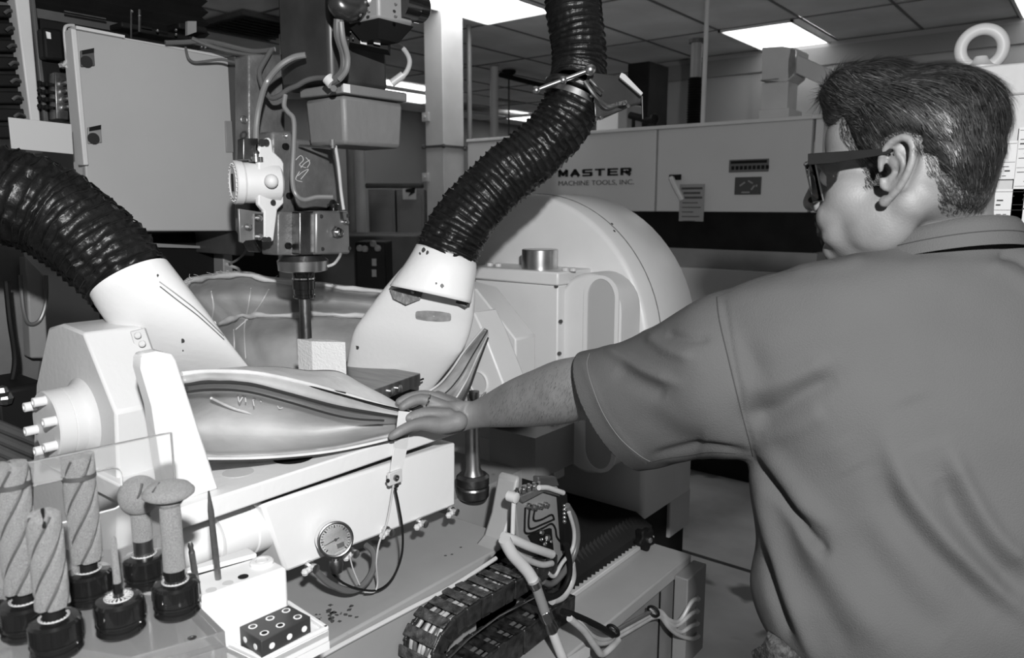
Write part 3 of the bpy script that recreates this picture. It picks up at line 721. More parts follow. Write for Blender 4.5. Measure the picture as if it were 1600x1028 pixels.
    t2 = thing('cable_clamp', PD(516, 128, 1.38), 'pale clamp joining cables at the junction box edge', 'clamp')
    obj('sleeve', MB().cyl(PD(512, 122, 1.385), PD(520, 131, 1.385), .0115, n=14), PALE, t2)
    obj('screw', MB().lathe(PD(522, 139, 1.38), -CF, [(0, .006), (.004, .006), (.004, .003)], 10), STEEL, t2)
    tag(obj('cable_ferrule', MB().cyl(PD(612, 130, 1.475), PD(630, 117, 1.475), .0078, n=12), PCABLE), 'pale ferrule at the end of the looping cable', 'ferrule')
    # polished cylinder and cast boss
    q = PD(462, 130, 1.62)
    c = thing('air_cylinder', (q.x, q.y, q.z), 'polished vertical cylinder on pale round boss, beside the motor', 'cylinder')
    z1, z0_ = PD(462, 56, 1.62).z, PD(462, 117, 1.62).z
    obj('barrel', MB().lathe((q.x, q.y, z0_), Z, [(0, .030), (z1 - z0_ - .004, .030), (z1 - z0_, .026)], 32), STEEL, c)
    obj('slot', MB().box(q + Vector((.025, -.03, PD(462, 80, 1.62).z - q.z)), q + Vector((.034, -.008, PD(462, 74, 1.62).z - q.z))), BLACK, c)
    obj('groove', MB().lathe((q.x, q.y, PD(462, 103, 1.62).z), Z, [(0, .0305), (.003, .0305)], 32), DSTEEL, c)
    obj('boss', MB().lathe((q.x, q.y, PD(462, 150, 1.62).z), Z, [(0, .052), (PD(462, 118, 1.62).z - PD(462, 150, 1.62).z, .046)], 32), STEEL, c)
    # transmitter
    xt = -1.225
    t = thing('pressure_transmitter', PX(400, 330, xt), 'white round transmitter with small dark display on spindle side', 'transmitter')
    wp = mat('transmitter_white', .66, .45, bump=.15)
    obj('mount_plate', MB().prism(pxl([(404, 232), (420, 214), (425, 218), (427, 236), (440, 248), (444, 255), (444, 318), (434, 328), (432, 345), (428, 377), (413, 378), (413, 330), (404, 320)], xt - .035), (-.012, 0, 0)), wp, t, bevel=.003)
    A = PD(378, 286, 1.50); ax = -Y
    c0 = PD(422, 286, 1.45); axv = (-CR * .84 - Vector((CF.x, CF.y, 0)).normalized() * .52); axv.normalize()
    L = .068
    obj('body', MB().lathe(c0, axv, [(-.02, .028), (-.015, .036), (.0, .0385), (L - .018, .0385), (L - .014, .041), (L - .002, .041), (L, .039)], 40), wp, t, smooth=30)
    fc = c0 + axv * L
    obj('bezel', MB().torus(fc, axv, .030, .0020, 36, 8), wp, t)
    e2 = axv.cross(Z)
    obj('display', MB().prism([fc + axv * .0005 + e2 * .004 + Z * .016, fc + axv * .0005 - e2 * .006 + Z * .016, fc + axv * .0005 - e2 * .006 - Z * .016, fc + axv * .0005 + e2 * .004 - Z * .016], axv * .002), BLACK, t)
    s = MB()
    for k in range(26):
        a_ = 2 * PI * k / 26; d = (e2 * math.cos(a_) + Z * math.sin(a_)); s.ball(fc + d * .035 + axv * .001, .0014, 6)
    obj('knurl', s, wp, t)
    obj('gland', MB().lathe(PD(400, 248, 1.41), Z, [(-.006, .014), (.003, .014), (.003, .009), (.012, .0095), (.018, .006), (.026, .005)], 12), CHROME, t)
    obj('side_boss', MB().ball(PD(424, 283, 1.405), .013, 16), wp, t)
    s = MB()
    for px, py in ((409, 222), (416, 222)): s.cyl(PX(px, py, xt - .036), PX(px, py, xt - .022), .006, n=8)
    for px, py in ((427, 316), (414, 374), (420, 374)): s.cyl(PX(px, py, xt - .036), PX(px, py, xt - .024), .005, n=8)
    obj('screw', s, BLACK, t)
    t = thing('mount_bracket', PX(392, 376, xt), 'slotted steel bracket with two screws beneath the transmitter', 'bracket')
    obj('plate', MB().prism(pxl([(373, 326), (412, 332), (412, 374), (384, 376), (380, 380), (375, 378)], xt - .03), (-.006, 0, 0)), PLATE, t, bevel=.001)
    obj('slot', MB().prism(pxl([(398, 334), (411, 334), (411, 374), (398, 374)], xt - .027), (-.003, 0, 0)), DSTEEL, t)
    for px, py in ((404, 341), (405, 370), (388, 355)): obj('screw', MB().lathe(PX(px, py, xt - .027), X, [(0, .0065), (.004, .006), (.007, .003)], 14), STEEL, t)
    tag(obj('mounting_block', MB().prism(pxl([(380, 216), (404, 216), (404, 250), (380, 250)], xt - .04), (-.02, 0, 0)), DSTEEL, bevel=.002), 'small dark mounting block behind the transmitter cable gland', 'block')
    s = MB().torus(PX(381, 187, xt - .05), X, .006, .002, 18, 8); tag(obj('lifting_ring', s, STEEL), 'small steel ring on the mast beside the cabinet catch', 'ring')
build_spindle()


# ================================================================== hoses, nozzles, workpiece
def loft_px(rows, n=28, nd=None, skip_caps=False):
    """rows: (Lpx, Rpx, depth, half thickness[, depth of right side]) -> rings"""
    out = []; nd = nd or CF
    for r in rows:
        (lx, ly), (rx, ry), d, th = r[:4]; d2 = r[4] if len(r) > 4 else d
        L, R = PD(lx, ly, d), PD(rx, ry, d2); c = (L + R) / 2; a = (R - L) / 2
        nn = (nd - a.normalized() * nd.dot(a.normalized())).normalized() * th
        out.append([c + a * math.cos(2 * PI * k / n) + nn * math.sin(2 * PI * k / n) for k in range(n)])
    return out


def smooth_rows(rows, sub=4):
    n = len(rows[0]); cols = [spline([r[k] for r in rows], sub) for k in range(n)]
    return [[cols[k][j] for k in range(n)] for j in range(len(cols[0]))]


def hose(name, pts, r0, r1, ribs, label, wire_r=.0013, seed=1, amp=.004, rag=.5):
    P_ = spline(pts, 40); N = len(P_)
    # arc length
    L = [0]
    for i in range(1, N): L.append(L[-1] + (P_[i] - P_[i - 1]).length)
    rr = random.Random(seed)
    ph = [0.0]
    def at(s):
        s = max(0, min(L[-1] - 1e-6, s))
        lo = max(0, next((i for i in range(N) if L[i] > s), N - 1) - 1); f_ = (s - L[lo]) / max(1e-9, L[lo + 1] - L[lo])
        return P_[lo].lerp(P_[lo + 1], f_)
    steps = ribs * 6; nseg = 56; vs = []; fs = []; up = None
    wires = [[] for _ in range(ribs)]
    tilt = [(rr.uniform(-.12, .12), rr.uniform(0, 6.28), rr.uniform(.75, 1.1)) for _ in range(ribs + 2)]
    for j in range(steps + 1):
        s = L[-1] * j / steps; p = at(s); t = (at(s + .003) - at(s - .003)).normalized()
        if up is None: up = (Z - t * t.z).normalized()
        up = (up - t * up.dot(t)).normalized(); e2 = t.cross(up)
        k = j / 6.0; R = r0 + (r1 - r0) * j / steps; ki = int(k)
        for q in range(nseg):
            a = 2 * PI * q / nseg
            tt = tilt[min(ki, ribs)]; pit = L[-1] / ribs
            off = tt[0] * pit * math.cos(a - tt[1])
            f_ = k - ki
            prof = -abs(math.sin(PI * f_)) ** .8 * tt[2]
            dirv = up * math.cos(a) + e2 * math.sin(a)
            nz = noise.noise(Vector((dirv * 5 + p * 14)) + Vector((seed, 0, 0))) * amp * rag + noise.noise(dirv * 9 + Vector((k * .9, seed, 3))) * amp * rag * (1 if 0.1 < f_ < .9 else .2)
            vs.append(p + dirv * (R + prof * amp + nz) + t * off)
    for j in range(steps):
        for q in range(nseg):
            q2 = (q + 1) % nseg; fs.append((j * nseg + q, j * nseg + q2, (j + 1) * nseg + q2, (j + 1) * nseg + q))
    t_ = thing(name, at(L[-1] / 2), label, 'hose')
    m = MB(); m.v = vs; m.f = fs
    obj('rubber_sleeve', m, RUBBER, t_, smooth=80)
    for k in range(1, ribs):
        ring = [vs[k * 6 * nseg + q] for q in range(0, nseg, 2)]; c = sum(ring, Vector()) / len(ring)
        w_ = MB(); n2 = len(ring); rows = []
        for i, p in enumerate(ring):
            d = (p - c).normalized(); ax = (ring[(i + 1) % n2] - ring[i - 1]).normalized().cross(d)
            rows.append([p + d * .0004 + (d * math.cos(b) + ax * math.sin(b)) * wire_r for b in (0, PI / 2, PI, 3 * PI / 2)])
        vs2 = [v for r in rows for v in r]; fs2 = []
        for i in range(n2):
            for b in range(4): fs2.append((i * 4 + b, ((i + 1) % n2) * 4 + b, ((i + 1) % n2) * 4 + (b + 1) % 4, i * 4 + (b + 1) % 4))
        w_.v = vs2; w_.f = fs2; obj('wire_rib', w_, RUBBER, t_, smooth=80)
    return t_


def build_hoses():
    hose('suction_hose', pdl([(-160, 300, 1.12), (-70, 296, 1.14), (0, 304, 1.16), (50, 318, 1.17), (96, 341, 1.18), (138, 372, 1.18), (173, 407, 1.18), (206, 445, 1.18)]), .079, .066, 26, 'thick black ribbed hose curving in from the left picture edge', seed=3, amp=.0045, rag=1.5)
    hose('suction_hose', pdl([(896, 158, 1.5), (876, 195, 1.5), (842, 232, 1.5), (795, 270, 1.5), (748, 315, 1.5), (718, 355, 1.5), (697, 400, 1.5)]), .056, .062, 30, 'black ribbed hose from steel clamp down to the right nozzle', seed=5, amp=.0032, rag=1.5)
    hose('suction_hose', pdl([(893, -110, 1.52), (895, -40, 1.52), (897, 20, 1.52), (904, 70, 1.52), (904, 112, 1.52), (897, 142, 1.5)]), .058, .054, 26, 'upper black ribbed hose hanging from the ceiling at top centre', seed=8, amp=.003, rag=.9)
    # clamp with lever
    q = PD(897, 152, 1.5); ax = (PD(903, 130, 1.5) - PD(885, 175, 1.5)).normalized()
    t = thing('hose_clamp', q, 'steel hose clamp with ball-ended lever and plates joining two hoses', 'clamp')
    obj('band', MB().lathe(q - ax * .012, ax, [(0, .0585), (.0, .0605), (.012, .0605), (.012, .0585)], 40), STEEL, t)
    obj('flange', MB().lathe(q + ax * .004, ax, [(0, .058), (.004, .066), (.010, .066), (.016, .058)], 40), DSTEEL, t)
    lv = MB(); a, b = PD(838, 141, 1.40), PD(922, 109, 1.40); lv.cyl(a, b, .0042, n=12)
    obj('lever', lv, STEEL, t)
    for p, r in ((a, .008), (b, .011), (a.lerp(b, .5), .0075)): obj('lever_ball', MB().ball(p, r, 14), STEEL, t)
    obj('clamp_plate', MB().prism(pdl([(918, 112, 1.44), (965, 118, 1.46), (1004, 150, 1.5), (1000, 160, 1.5), (958, 172, 1.48), (938, 165, 1.45), (915, 130, 1.43)]), CF * .012 + CR * .004), mat('clamp_dark', .045, .45, .2, mottle=.3), t, bevel=.002)
    obj('clamp_bar', MB().prism(pdl([(971, 113, 1.44), (977, 116, 1.44), (1005, 145, 1.47), (1002, 149, 1.47), (968, 120, 1.44)]), CF * .008), PALE, t, bevel=.001)
    s = MB(); s.tube(pdl([(914, 127, 1.41), (925, 143, 1.41), (940, 160, 1.42), (950, 167, 1.43), (965, 163, 1.45), (978, 160, 1.46)]), .0045, n=8)
    s.tube(pdl([(922, 124, 1.41), (932, 134, 1.41), (942, 143, 1.42)]), .0028, n=8)
    obj('latch_rod', s, STEEL, t)
    obj('latch_arm', MB().prism(pdl([(928, 150, 1.44), (972, 170, 1.46), (982, 166, 1.47), (938, 186, 1.45), (930, 182, 1.44)]), CF * .012), DSTEEL, t, bevel=.002)
    for px, py in ((964, 162), (975, 161), (982, 165), (932, 186), (940, 184), (925, 150)): obj('rivet', MB().ball(PD(px, py, 1.44), .004, 8), STEEL, t)
    tag(obj('hanger_hook', MB().cyl(PD(1003, 150, 1.49), PD(1004, 186, 1.5), .0016, n=6), DSTEEL), 'thin wire hanging from the end of the hose clamp plate', 'wire')
    # left nozzle
    t = thing('suction_nozzle', PD(300, 580, 1.25), 'white flared suction nozzle under the left black hose', 'nozzle')
    rows = smooth_rows(loft_px([((150, 468), (256, 404), 1.16, .060), ((160, 486), (272, 424), 1.17, .060), ((188, 530), (318, 482), 1.2, .048), ((214, 578), (356, 532), 1.24, .034), ((236, 620), (394, 580), 1.30, .022)], 40), 5)
    obj('cone', MB().loft(rows, closed=True), WHITE, t, smooth=50)
    bk = MB().prism(pdl([(203, 518, 1.13), (226, 512, 1.14), (238, 546, 1.14), (213, 551, 1.13)]), CF * .004); obj('bracket', bk, mat('bracket_grey', .3, .45), t, bevel=.001)
    bk = MB().prism(pdl([(213, 550, 1.13), (238, 544, 1.14), (256, 549, 1.16), (232, 556, 1.13)]), -CU * .004); obj('bracket_foot', bk, mat('bracket_grey', .3, .45), t, bevel=.001)
    for px, py in ((216, 524), (223, 537)): obj('screw', MB().lathe(PD(px, py, 1.13), -CF, [(0, .005), (.003, .005), (.005, .003)], 12), PALE, t)
    seam = MB().tube(pdl([(249, 440, 1.105), (280, 463, 1.12), (310, 487, 1.15), (350, 525, 1.2)]), .0009, n=5); obj('seam', seam, GREY, t)
    # right nozzle
    t = thing('suction_nozzle', PD(640, 600, 1.5), 'white two-piece suction nozzle with dark smudge under right hose', 'nozzle')
    rows = smooth_rows(loft_px([((628, 418), (742, 440), 1.52, .040), ((604, 446), (742, 470), 1.53, .045), ((572, 488), (738, 505), 1.55, .040), ((550, 525), (722, 548), 1.57, .032), ((540, 590), (672, 612), 1.62, .02)], 40), 5)
    obj('lower_shell', MB().loft(rows, closed=True), WHITE, t, smooth=50)
    rows = smooth_rows(loft_px([((651, 382), (744, 410), 1.5, .058), ((636, 408), (744, 428), 1.49, .064), ((609, 446), (736, 474), 1.47, .052)], 40), 5)
    cu = MB().loft(rows, closed=True, cap=False); obj('upper_collar', cu, WHITE, t, smooth=50, solid=.002)
    obj('neck_plug', MB().loft(loft_px([((655, 392), (741, 416), 1.5, .05), ((660, 398), (738, 420), 1.5, .045)], 24), closed=True), BLACK, t)
    c = PD(636, 459, 1.50); 
    obj('inspection_opening', MB().prism(pdl([(609, 452, 1.487), (640, 448, 1.482), (662, 452, 1.48), (656, 468, 1.481), (634, 476, 1.482), (614, 466, 1.486)]), CF * .004), CAST, t)
    obj('opening_screw', MB().ball(PD(645, 456, 1.478), .004, 10), STEEL, t)
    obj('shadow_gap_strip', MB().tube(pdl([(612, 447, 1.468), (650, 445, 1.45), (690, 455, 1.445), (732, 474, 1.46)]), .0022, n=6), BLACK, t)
    obj('clip', MB().prism(pdl([(714, 466, 1.475), (731, 472, 1.48), (728, 480, 1.48), (712, 473, 1.475)]), CF * .004), DGREY, t)
    # painted-over smudge on the shell
    me = next(o for o in bpy.data.objects if o.name.startswith('lower_shell'))
    bvh = bvh_of(me)
    pts = []
    for k in range(26):
        a = 2 * PI * k / 26; x = 677 + 28 * math.copysign(abs(math.cos(a)) ** .55, math.cos(a)); y = 494 + (7.5 + 1.5 * abs(math.cos(a))) * math.copysign(abs(math.sin(a)) ** .6, math.sin(a)) + .06 * (x - 677) + math.sin(a * 5) * .6
        pts.append((x, y))
    vs = []; c0 = (678, 494)
    for f_ in (1, .8, .6, .4, .2, .05):
        vs.append([shoot(bvh, c0[0] + (x - c0[0]) * f_, c0[1] + (y - c0[1]) * f_, .0014) for x, y in pts])
    if all(p is not None for r in vs for p in r):
        obj('smudge', MB().loft(vs, closed=True, cap=False), mat('smudge_grey', .24, .6, mottle=.3, mscale=60), t, smooth=80)
    for px, py, s_ in ((662, 391, 5), (656, 396, 3), (668, 395, 4), (682, 443, 3), (691, 447, 5), (558, 543, 4), (286, 533, 5), (286, 548, 2), (160, 497, 6), (247, 430, 3)):
        for src in [o for o in bpy.data.objects if o.name.split('.')[0] in ('cone', 'upper_collar', 'lower_shell')]:
            b2 = bvh_of(src); p = shoot(b2, px, py, .0006)
            if p is None: continue
            vs = []
            rr = random.Random(px)
            for f_ in (1, .4):
                r_ = []
                for k in range(8):
                    a = 2 * PI * k / 8; rd = s_ * rr.uniform(.5, 1.1)
                    r_.append(shoot(b2, px + rd * math.cos(a) * f_ * .7, py + rd * math.sin(a) * f_, .0006))
                vs.append(r_)
            if all(p is not None for r in vs for p in r): obj('paint_chip', MB().loft(vs, closed=True), DGREY, src.parent, smooth=0)


def bvh_of(o, dg=None):
    me = o.data; org = origin_of(o)
    return BVHTree.FromPolygons([v.co + org for v in me.vertices], [tuple(p.vertices) for p in me.polygons])


def shoot(bvh, x, y, off=0.0):
    d = ray(x, y).normalized(); h = bvh.ray_cast(CAM, d)
    if h[0] is None: return None
    return h[0] - d * off


def resamp(P_, n):
    out = []
    for i in range(n):
        f_ = i / (n - 1) * (len(P_) - 1); k = int(min(f_, len(P_) - 2)); out.append(P_[k].lerp(P_[k + 1], f_ - k))
    return out


def build_part():
    # curved composite shell: the rear wall
    t = thing('fibreglass_shell', PX(480, 560, -1.5), 'curved pale fibreglass shell part clamped on the table under the spindle', 'moulded part')
    def row(pts, x, sag=0.0, n=40, edge=0.0):
        P_ = spline([PX(a, b, x) for a, b in pts], 8); out = []
        for i in range(n):
            f_ = i / (n - 1) * (len(P_) - 1); k = int(min(f_, len(P_) - 2)); p = P_[k].lerp(P_[k + 1], f_ - k)
            u = i / (n - 1); out.append(p + X * (sag * math.sin(PI * u)))
        return out
    def wav(r, a, s, ph=0):
        return [p + X * noise.noise(Vector((i * .31 + ph, s, 0))) * a + Z * noise.noise(Vector((i * .4, s + 5, 2))) * a * .5 for i, p in enumerate(r)]
    rim = [(288, 452), (320, 443), (370, 437), (430, 435), (470, 444), (530, 449), (592, 456), (640, 460)]
    rim2 = [(292, 460), (322, 451), (372, 446), (430, 444), (470, 451), (530, 457), (592, 464), (640, 468)]
    up = [(300, 478), (330, 474), (380, 470), (440, 472), (500, 474), (560, 474), (600, 478), (640, 480)]
    ridge0 = [(330, 505), (360, 510), (400, 503), (440, 500), (480, 500), (540, 496), (580, 496), (640, 500)]
    ridge1 = [(330, 520), (360, 520), (400, 514), (440, 513), (480, 510), (540, 506), (580, 506), (640, 510)]
    low = [(345, 548), (370, 548), (400, 545), (440, 545), (480, 545), (540, 540), (600, 540), (640, 540)]
    bot = [(360, 600), (390, 600), (420, 600), (450, 600), (500, 600), (560, 600), (600, 600), (640, 600)]
    rows = [wav(row(rim, -1.46, -.12), .006, 1), wav(row(rim2, -1.47, -.13), .006, 1), wav(row(up, -1.52, -.15), .010, 2), wav(row(ridge0, -1.47, -.13), .010, 3), wav(row(ridge1, -1.475, -.13), .010, 3.3), wav(row(low, -1.50, -.14), .010, 4), row(bot, -1.5, -.12)]
    rw = smooth_rows(rows, 5)
    rwo = obj('rear_wall', MB().loft(rw), SHELL, t, smooth=80, solid=.012, face=True)
    bw = bvh_of(rwo)
    rm = MB(); rr = rows[0]
    rm.rings([p + Vector((0, 0, .001 + .002 * noise.noise(Vector((i * .7, 1, 1))))) for i, p in enumerate(rr)], lambda u: .0055 + .0015 * math.sin(u * 40), 8)
    obj('torn_rim', rm, SHELLP, t, smooth=80)
    s = MB(); r2 = random.Random(4)
    for k in range(26):
        i = r2.randint(2, 36) if k > 12 else r2.randint(12, 17); p = rr[i] + Z * .004
        s.tube([p, p + Vector((r2.uniform(-.006, .006), r2.uniform(-.008, .008), r2.uniform(.002, .006))), p + Vector((r2.uniform(-.006, .006), r2.uniform(-.012, .012), r2.uniform(.002, .010)))], .0004, n=4, sub=3)
    obj('loose_fibres', s, SHELLP, t, kind='stuff')
    rg = MB(); rg.rings([p + X * .008 for p in rows[3]], lambda u: .006 + .002 * math.sin(u * 31), 8); obj('resin_ridge', rg, SHELLP, t, smooth=80)
    for pts in (((392, 450), (388, 480), (382, 512), (384, 560)), ((330, 455), (334, 480), (331, 500)), ((420, 452), (404, 480), (385, 500), (368, 515)), ((365, 515), (366, 545), (362, 570))):
        q = [shoot(bw, p.x, p.y, 0) for p in spline([Vector((a, b, 0)) for a, b in pts], 6)]; q = [p for p in q if p is not None]
        if len(q) > 3: obj('resin_run', MB().rings(q, lambda u: .0022 * (1.1 - abs(u - .5)), 8), SHELLP, t, smooth=80)
    # front flange of the shell
    f = [
        ([(284, 588), (330, 584), (400, 587), (470, 602), (540, 620), (600, 637), (648, 650)], -1.00),
        ([(284, 584), (330, 580), (400, 583), (470, 597), (540, 616), (600, 634), (648, 646)], -.975),
        ([(286, 594), (330, 589), (390, 592), (460, 608), (530, 627), (590, 641), (648, 652)], -.962),
        ([(288, 603), (330, 598), (388, 601), (450, 617), (520, 636), (580, 647), (648, 656)], -.968),
        ([(290, 608), (330, 604), (386, 607), (448, 623), (516, 643), (580, 654), (646, 660)], -.990),
        ([(292, 640), (330, 632), (386, 634), (448, 646), (516, 658), (580, 662), (642, 663)], -1.05),
        ([(298, 672), (340, 672), (400, 674), (460, 676), (520, 676), (580, 672), (640, 665)], -1.07),
        ([(310, 700), (350, 702), (400, 702), (460, 699), (520, 692), (580, 680), (640, 664)], -1.0),
        ([(318, 708), (352, 709), (400, 708), (460, 704), (520, 697), (580, 685), (638, 671)], -.945),
        ([(322, 717), (356, 717), (400, 716), (460, 712), (520, 705), (580, 693), (638, 678)], -.945),
    ]
    f = [(a, b, e) for (a, b), e in zip(f, (.05, .05, .05, .05, .06, .11, .12, .08, .045, .045))]
    def rowx(pts, x, e): n_ = len(pts) - 1; return resamp(spline([PX(a, b, x + e * (i / n_) ** 2) for i, (a, b) in enumerate(pts)], 8), 40)
    rows = [wav(rowx(a, b, e), .0025, j * .3) for j, (a, b, e) in enumerate(f)]
    for r_ in rows:
        for p in r_: p.z = max(p.z, 1.2175)
    obj('front_flange', MB().loft(smooth_rows(rows, 4)), SHELL, t, smooth=80, solid=.006, face=True)
    for a, b, r, m in ((f[1][0], -.972, .0035, SHELLP), ([(288, 601), (330, 597), (388, 600), (450, 615), (520, 634), (580, 645), (646, 654)], -.966, .0028, mat('seal_dark', .03, .4)), (f[9][0], -.942, .0030, SHELLP),
                       ([(x, y + 3) for x, y in f[9][0]], -.938, .0014, mat('seal_dark', .03, .4)), ([(290, 613), (330, 609), (386, 612), (450, 628), (520, 648), (560, 655), (600, 657)], -.985, .0018, mat('seal_dark', .03, .4))):
        obj('seal_bead', MB().rings(rowx(a, b + .002, .05), lambda u: r, 8), m, t, smooth=80)
    # moulded crease in the recess
    obj('crease', MB().tube([PX(a, b, x) for a, b, x in ((330, 622, -1.02), (370, 640, -1.045), (430, 655, -1.055), (470, 668, -1.06), (510, 670, -1.062), (545, 655, -1.055), (575, 652, -1.04))], .0022, n=6), SHELLP, t, smooth=80)
    # top skin between the flange and the plate
    sk = [[(288, 584), (330, 580), (400, 583), (470, 597), (540, 616), (600, 634), (634, 640)], [(330, 577), (380, 575), (430, 578), (480, 588), (545, 598), (596, 616), (634, 638)], [(385, 572), (410, 572), (440, 573), (480, 578), (530, 580), (575, 606), (634, 636)]]
    rows = [rowx(sk[0], -.98, .05), rowx(sk[1], -1.02, .06), rowx(sk[2], -1.08, .08)]
    obj('top_skin', MB().loft(smooth_rows(rows, 4)), SHELLP, t, smooth=80, solid=.003, face=True)
    obj('split_line', MB().tube([PX(a, b, c) for a, b, c in ((375, 584, -.97), (430, 590, -.963), (480, 601, -.957), (540, 614, -.945))], .0013, n=5), BLACK, t)
    obj('split_line', MB().tube([PX(a, b, c) for a, b, c in ((482, 603, -.955), (520, 613, -.945), (560, 624, -.935), (600, 634, -.92), (640, 643, -.905))], .0016, n=5), BLACK, t)
    # far wing, curling up at the right
    w_ = [[(636, 628, 1.45), (680, 605, 1.48), (704, 580, 1.52), (726, 548, 1.58), (756, 512, 1.64)], [(640, 640, 1.42), (690, 618, 1.45), (716, 592, 1.48), (738, 556, 1.54), (762, 516, 1.62)], [(650, 650, 1.40), (700, 634, 1.43), (726, 600, 1.47), (744, 562, 1.54), (763, 522, 1.63)], [(660, 656, 1.42), (706, 644, 1.46), (730, 612, 1.50), (746, 570, 1.58), (762, 528, 1.66)]]
    rows = [spline(pdl(r), 6) for r in w_]
    obj('far_wing', MB().loft(smooth_rows(rows, 4)), mat('fibreglass_gloss', .35, .25, .35, mottle=.5, mscale=22, stretch=(1, .3, 1)), t, smooth=80, solid=.004, face=True)
    for k, m, r in ((0, SHELLP, .0022), (1, mat('seal_dark', .03, .4), .0014), (2, SHELLP, .0016), (3, mat('seal_dark', .03, .4), .003)):
        obj('wing_bead', MB().rings([p - CF * .004 for p in rows[k]], lambda u: r, 8), m, t, smooth=80)
    # fixture plate and its clamping bolts
    zp = 1.262
    P4 = [PZ(a, b, zp) for a, b in ((560, 618), (657, 583), (546, 564), (400, 585))]
    t = thing('fixture_plate', sum(P4, Vector()) / 4 - Z * .02, 'dark machined fixture plate with two bolts beneath the white block', 'plate')
    pl = mat('fixture_metal', .16, .28, .75, mottle=.45, mscale=9, stretch=(1, 6, 1))
    obj('plate', MB().prism(P4, (0, 0, -.026)), pl, t, bevel=.0015)
    e = (P4[1] - P4[0]).normalized(); nn = e.cross(Z); nn = nn if nn.dot(CAM - P4[0]) > 0 else -nn
    for px, py in ((602, 614), (646, 604)):
        c = P4[0] + e * ((PD(px, py, 1.45) - P4[0]).dot(e)); c.z = zp - .014
        obj('bolt', MB().lathe(c, nn, [(0, .0075), (.005, .0075), (.007, .004)], 14), STEEL, t)
    a = P4[1] + e * 0 - Z * .014; obj('pin', MB().cyl(a, a + e * .01, .002, n=8), BLACK, t)
    # foam block
    zb = zp + .0005; p1 = PZ(489, 588, zb)
    rt, fw = CR.copy(), Vector((CF.x, CF.y, 0)).normalized()
    p2 = p1 + rt * .069 - fw * .010; p0 = p1 - rt * .036 + fw * .028; p3 = p0 + (p2 - p1)
    tag(obj('test_block', MB().prism([p1, p2, p3, p0], (0, 0, .071)), FOAM, smooth=0), 'plain white foam block standing on the dark fixture plate', 'block')
    # chalk writing on the belly
    s = MB()
    for st in (((372, 618), (374, 628), (382, 616), (384, 628)), ((395, 624), (397, 634)), ((396, 624), (404, 622), (408, 628)), ((432, 628), (436, 638), (444, 636)), ((452, 622), (446, 632), (452, 640), (462, 638), (468, 628))):
        s.tube([PX(a, b, -1.012) for a, b in st], .0009, n=5, sub=3)
    obj('chalk_mark', s, PALE, bpy.data.objects['fibreglass_shell'])


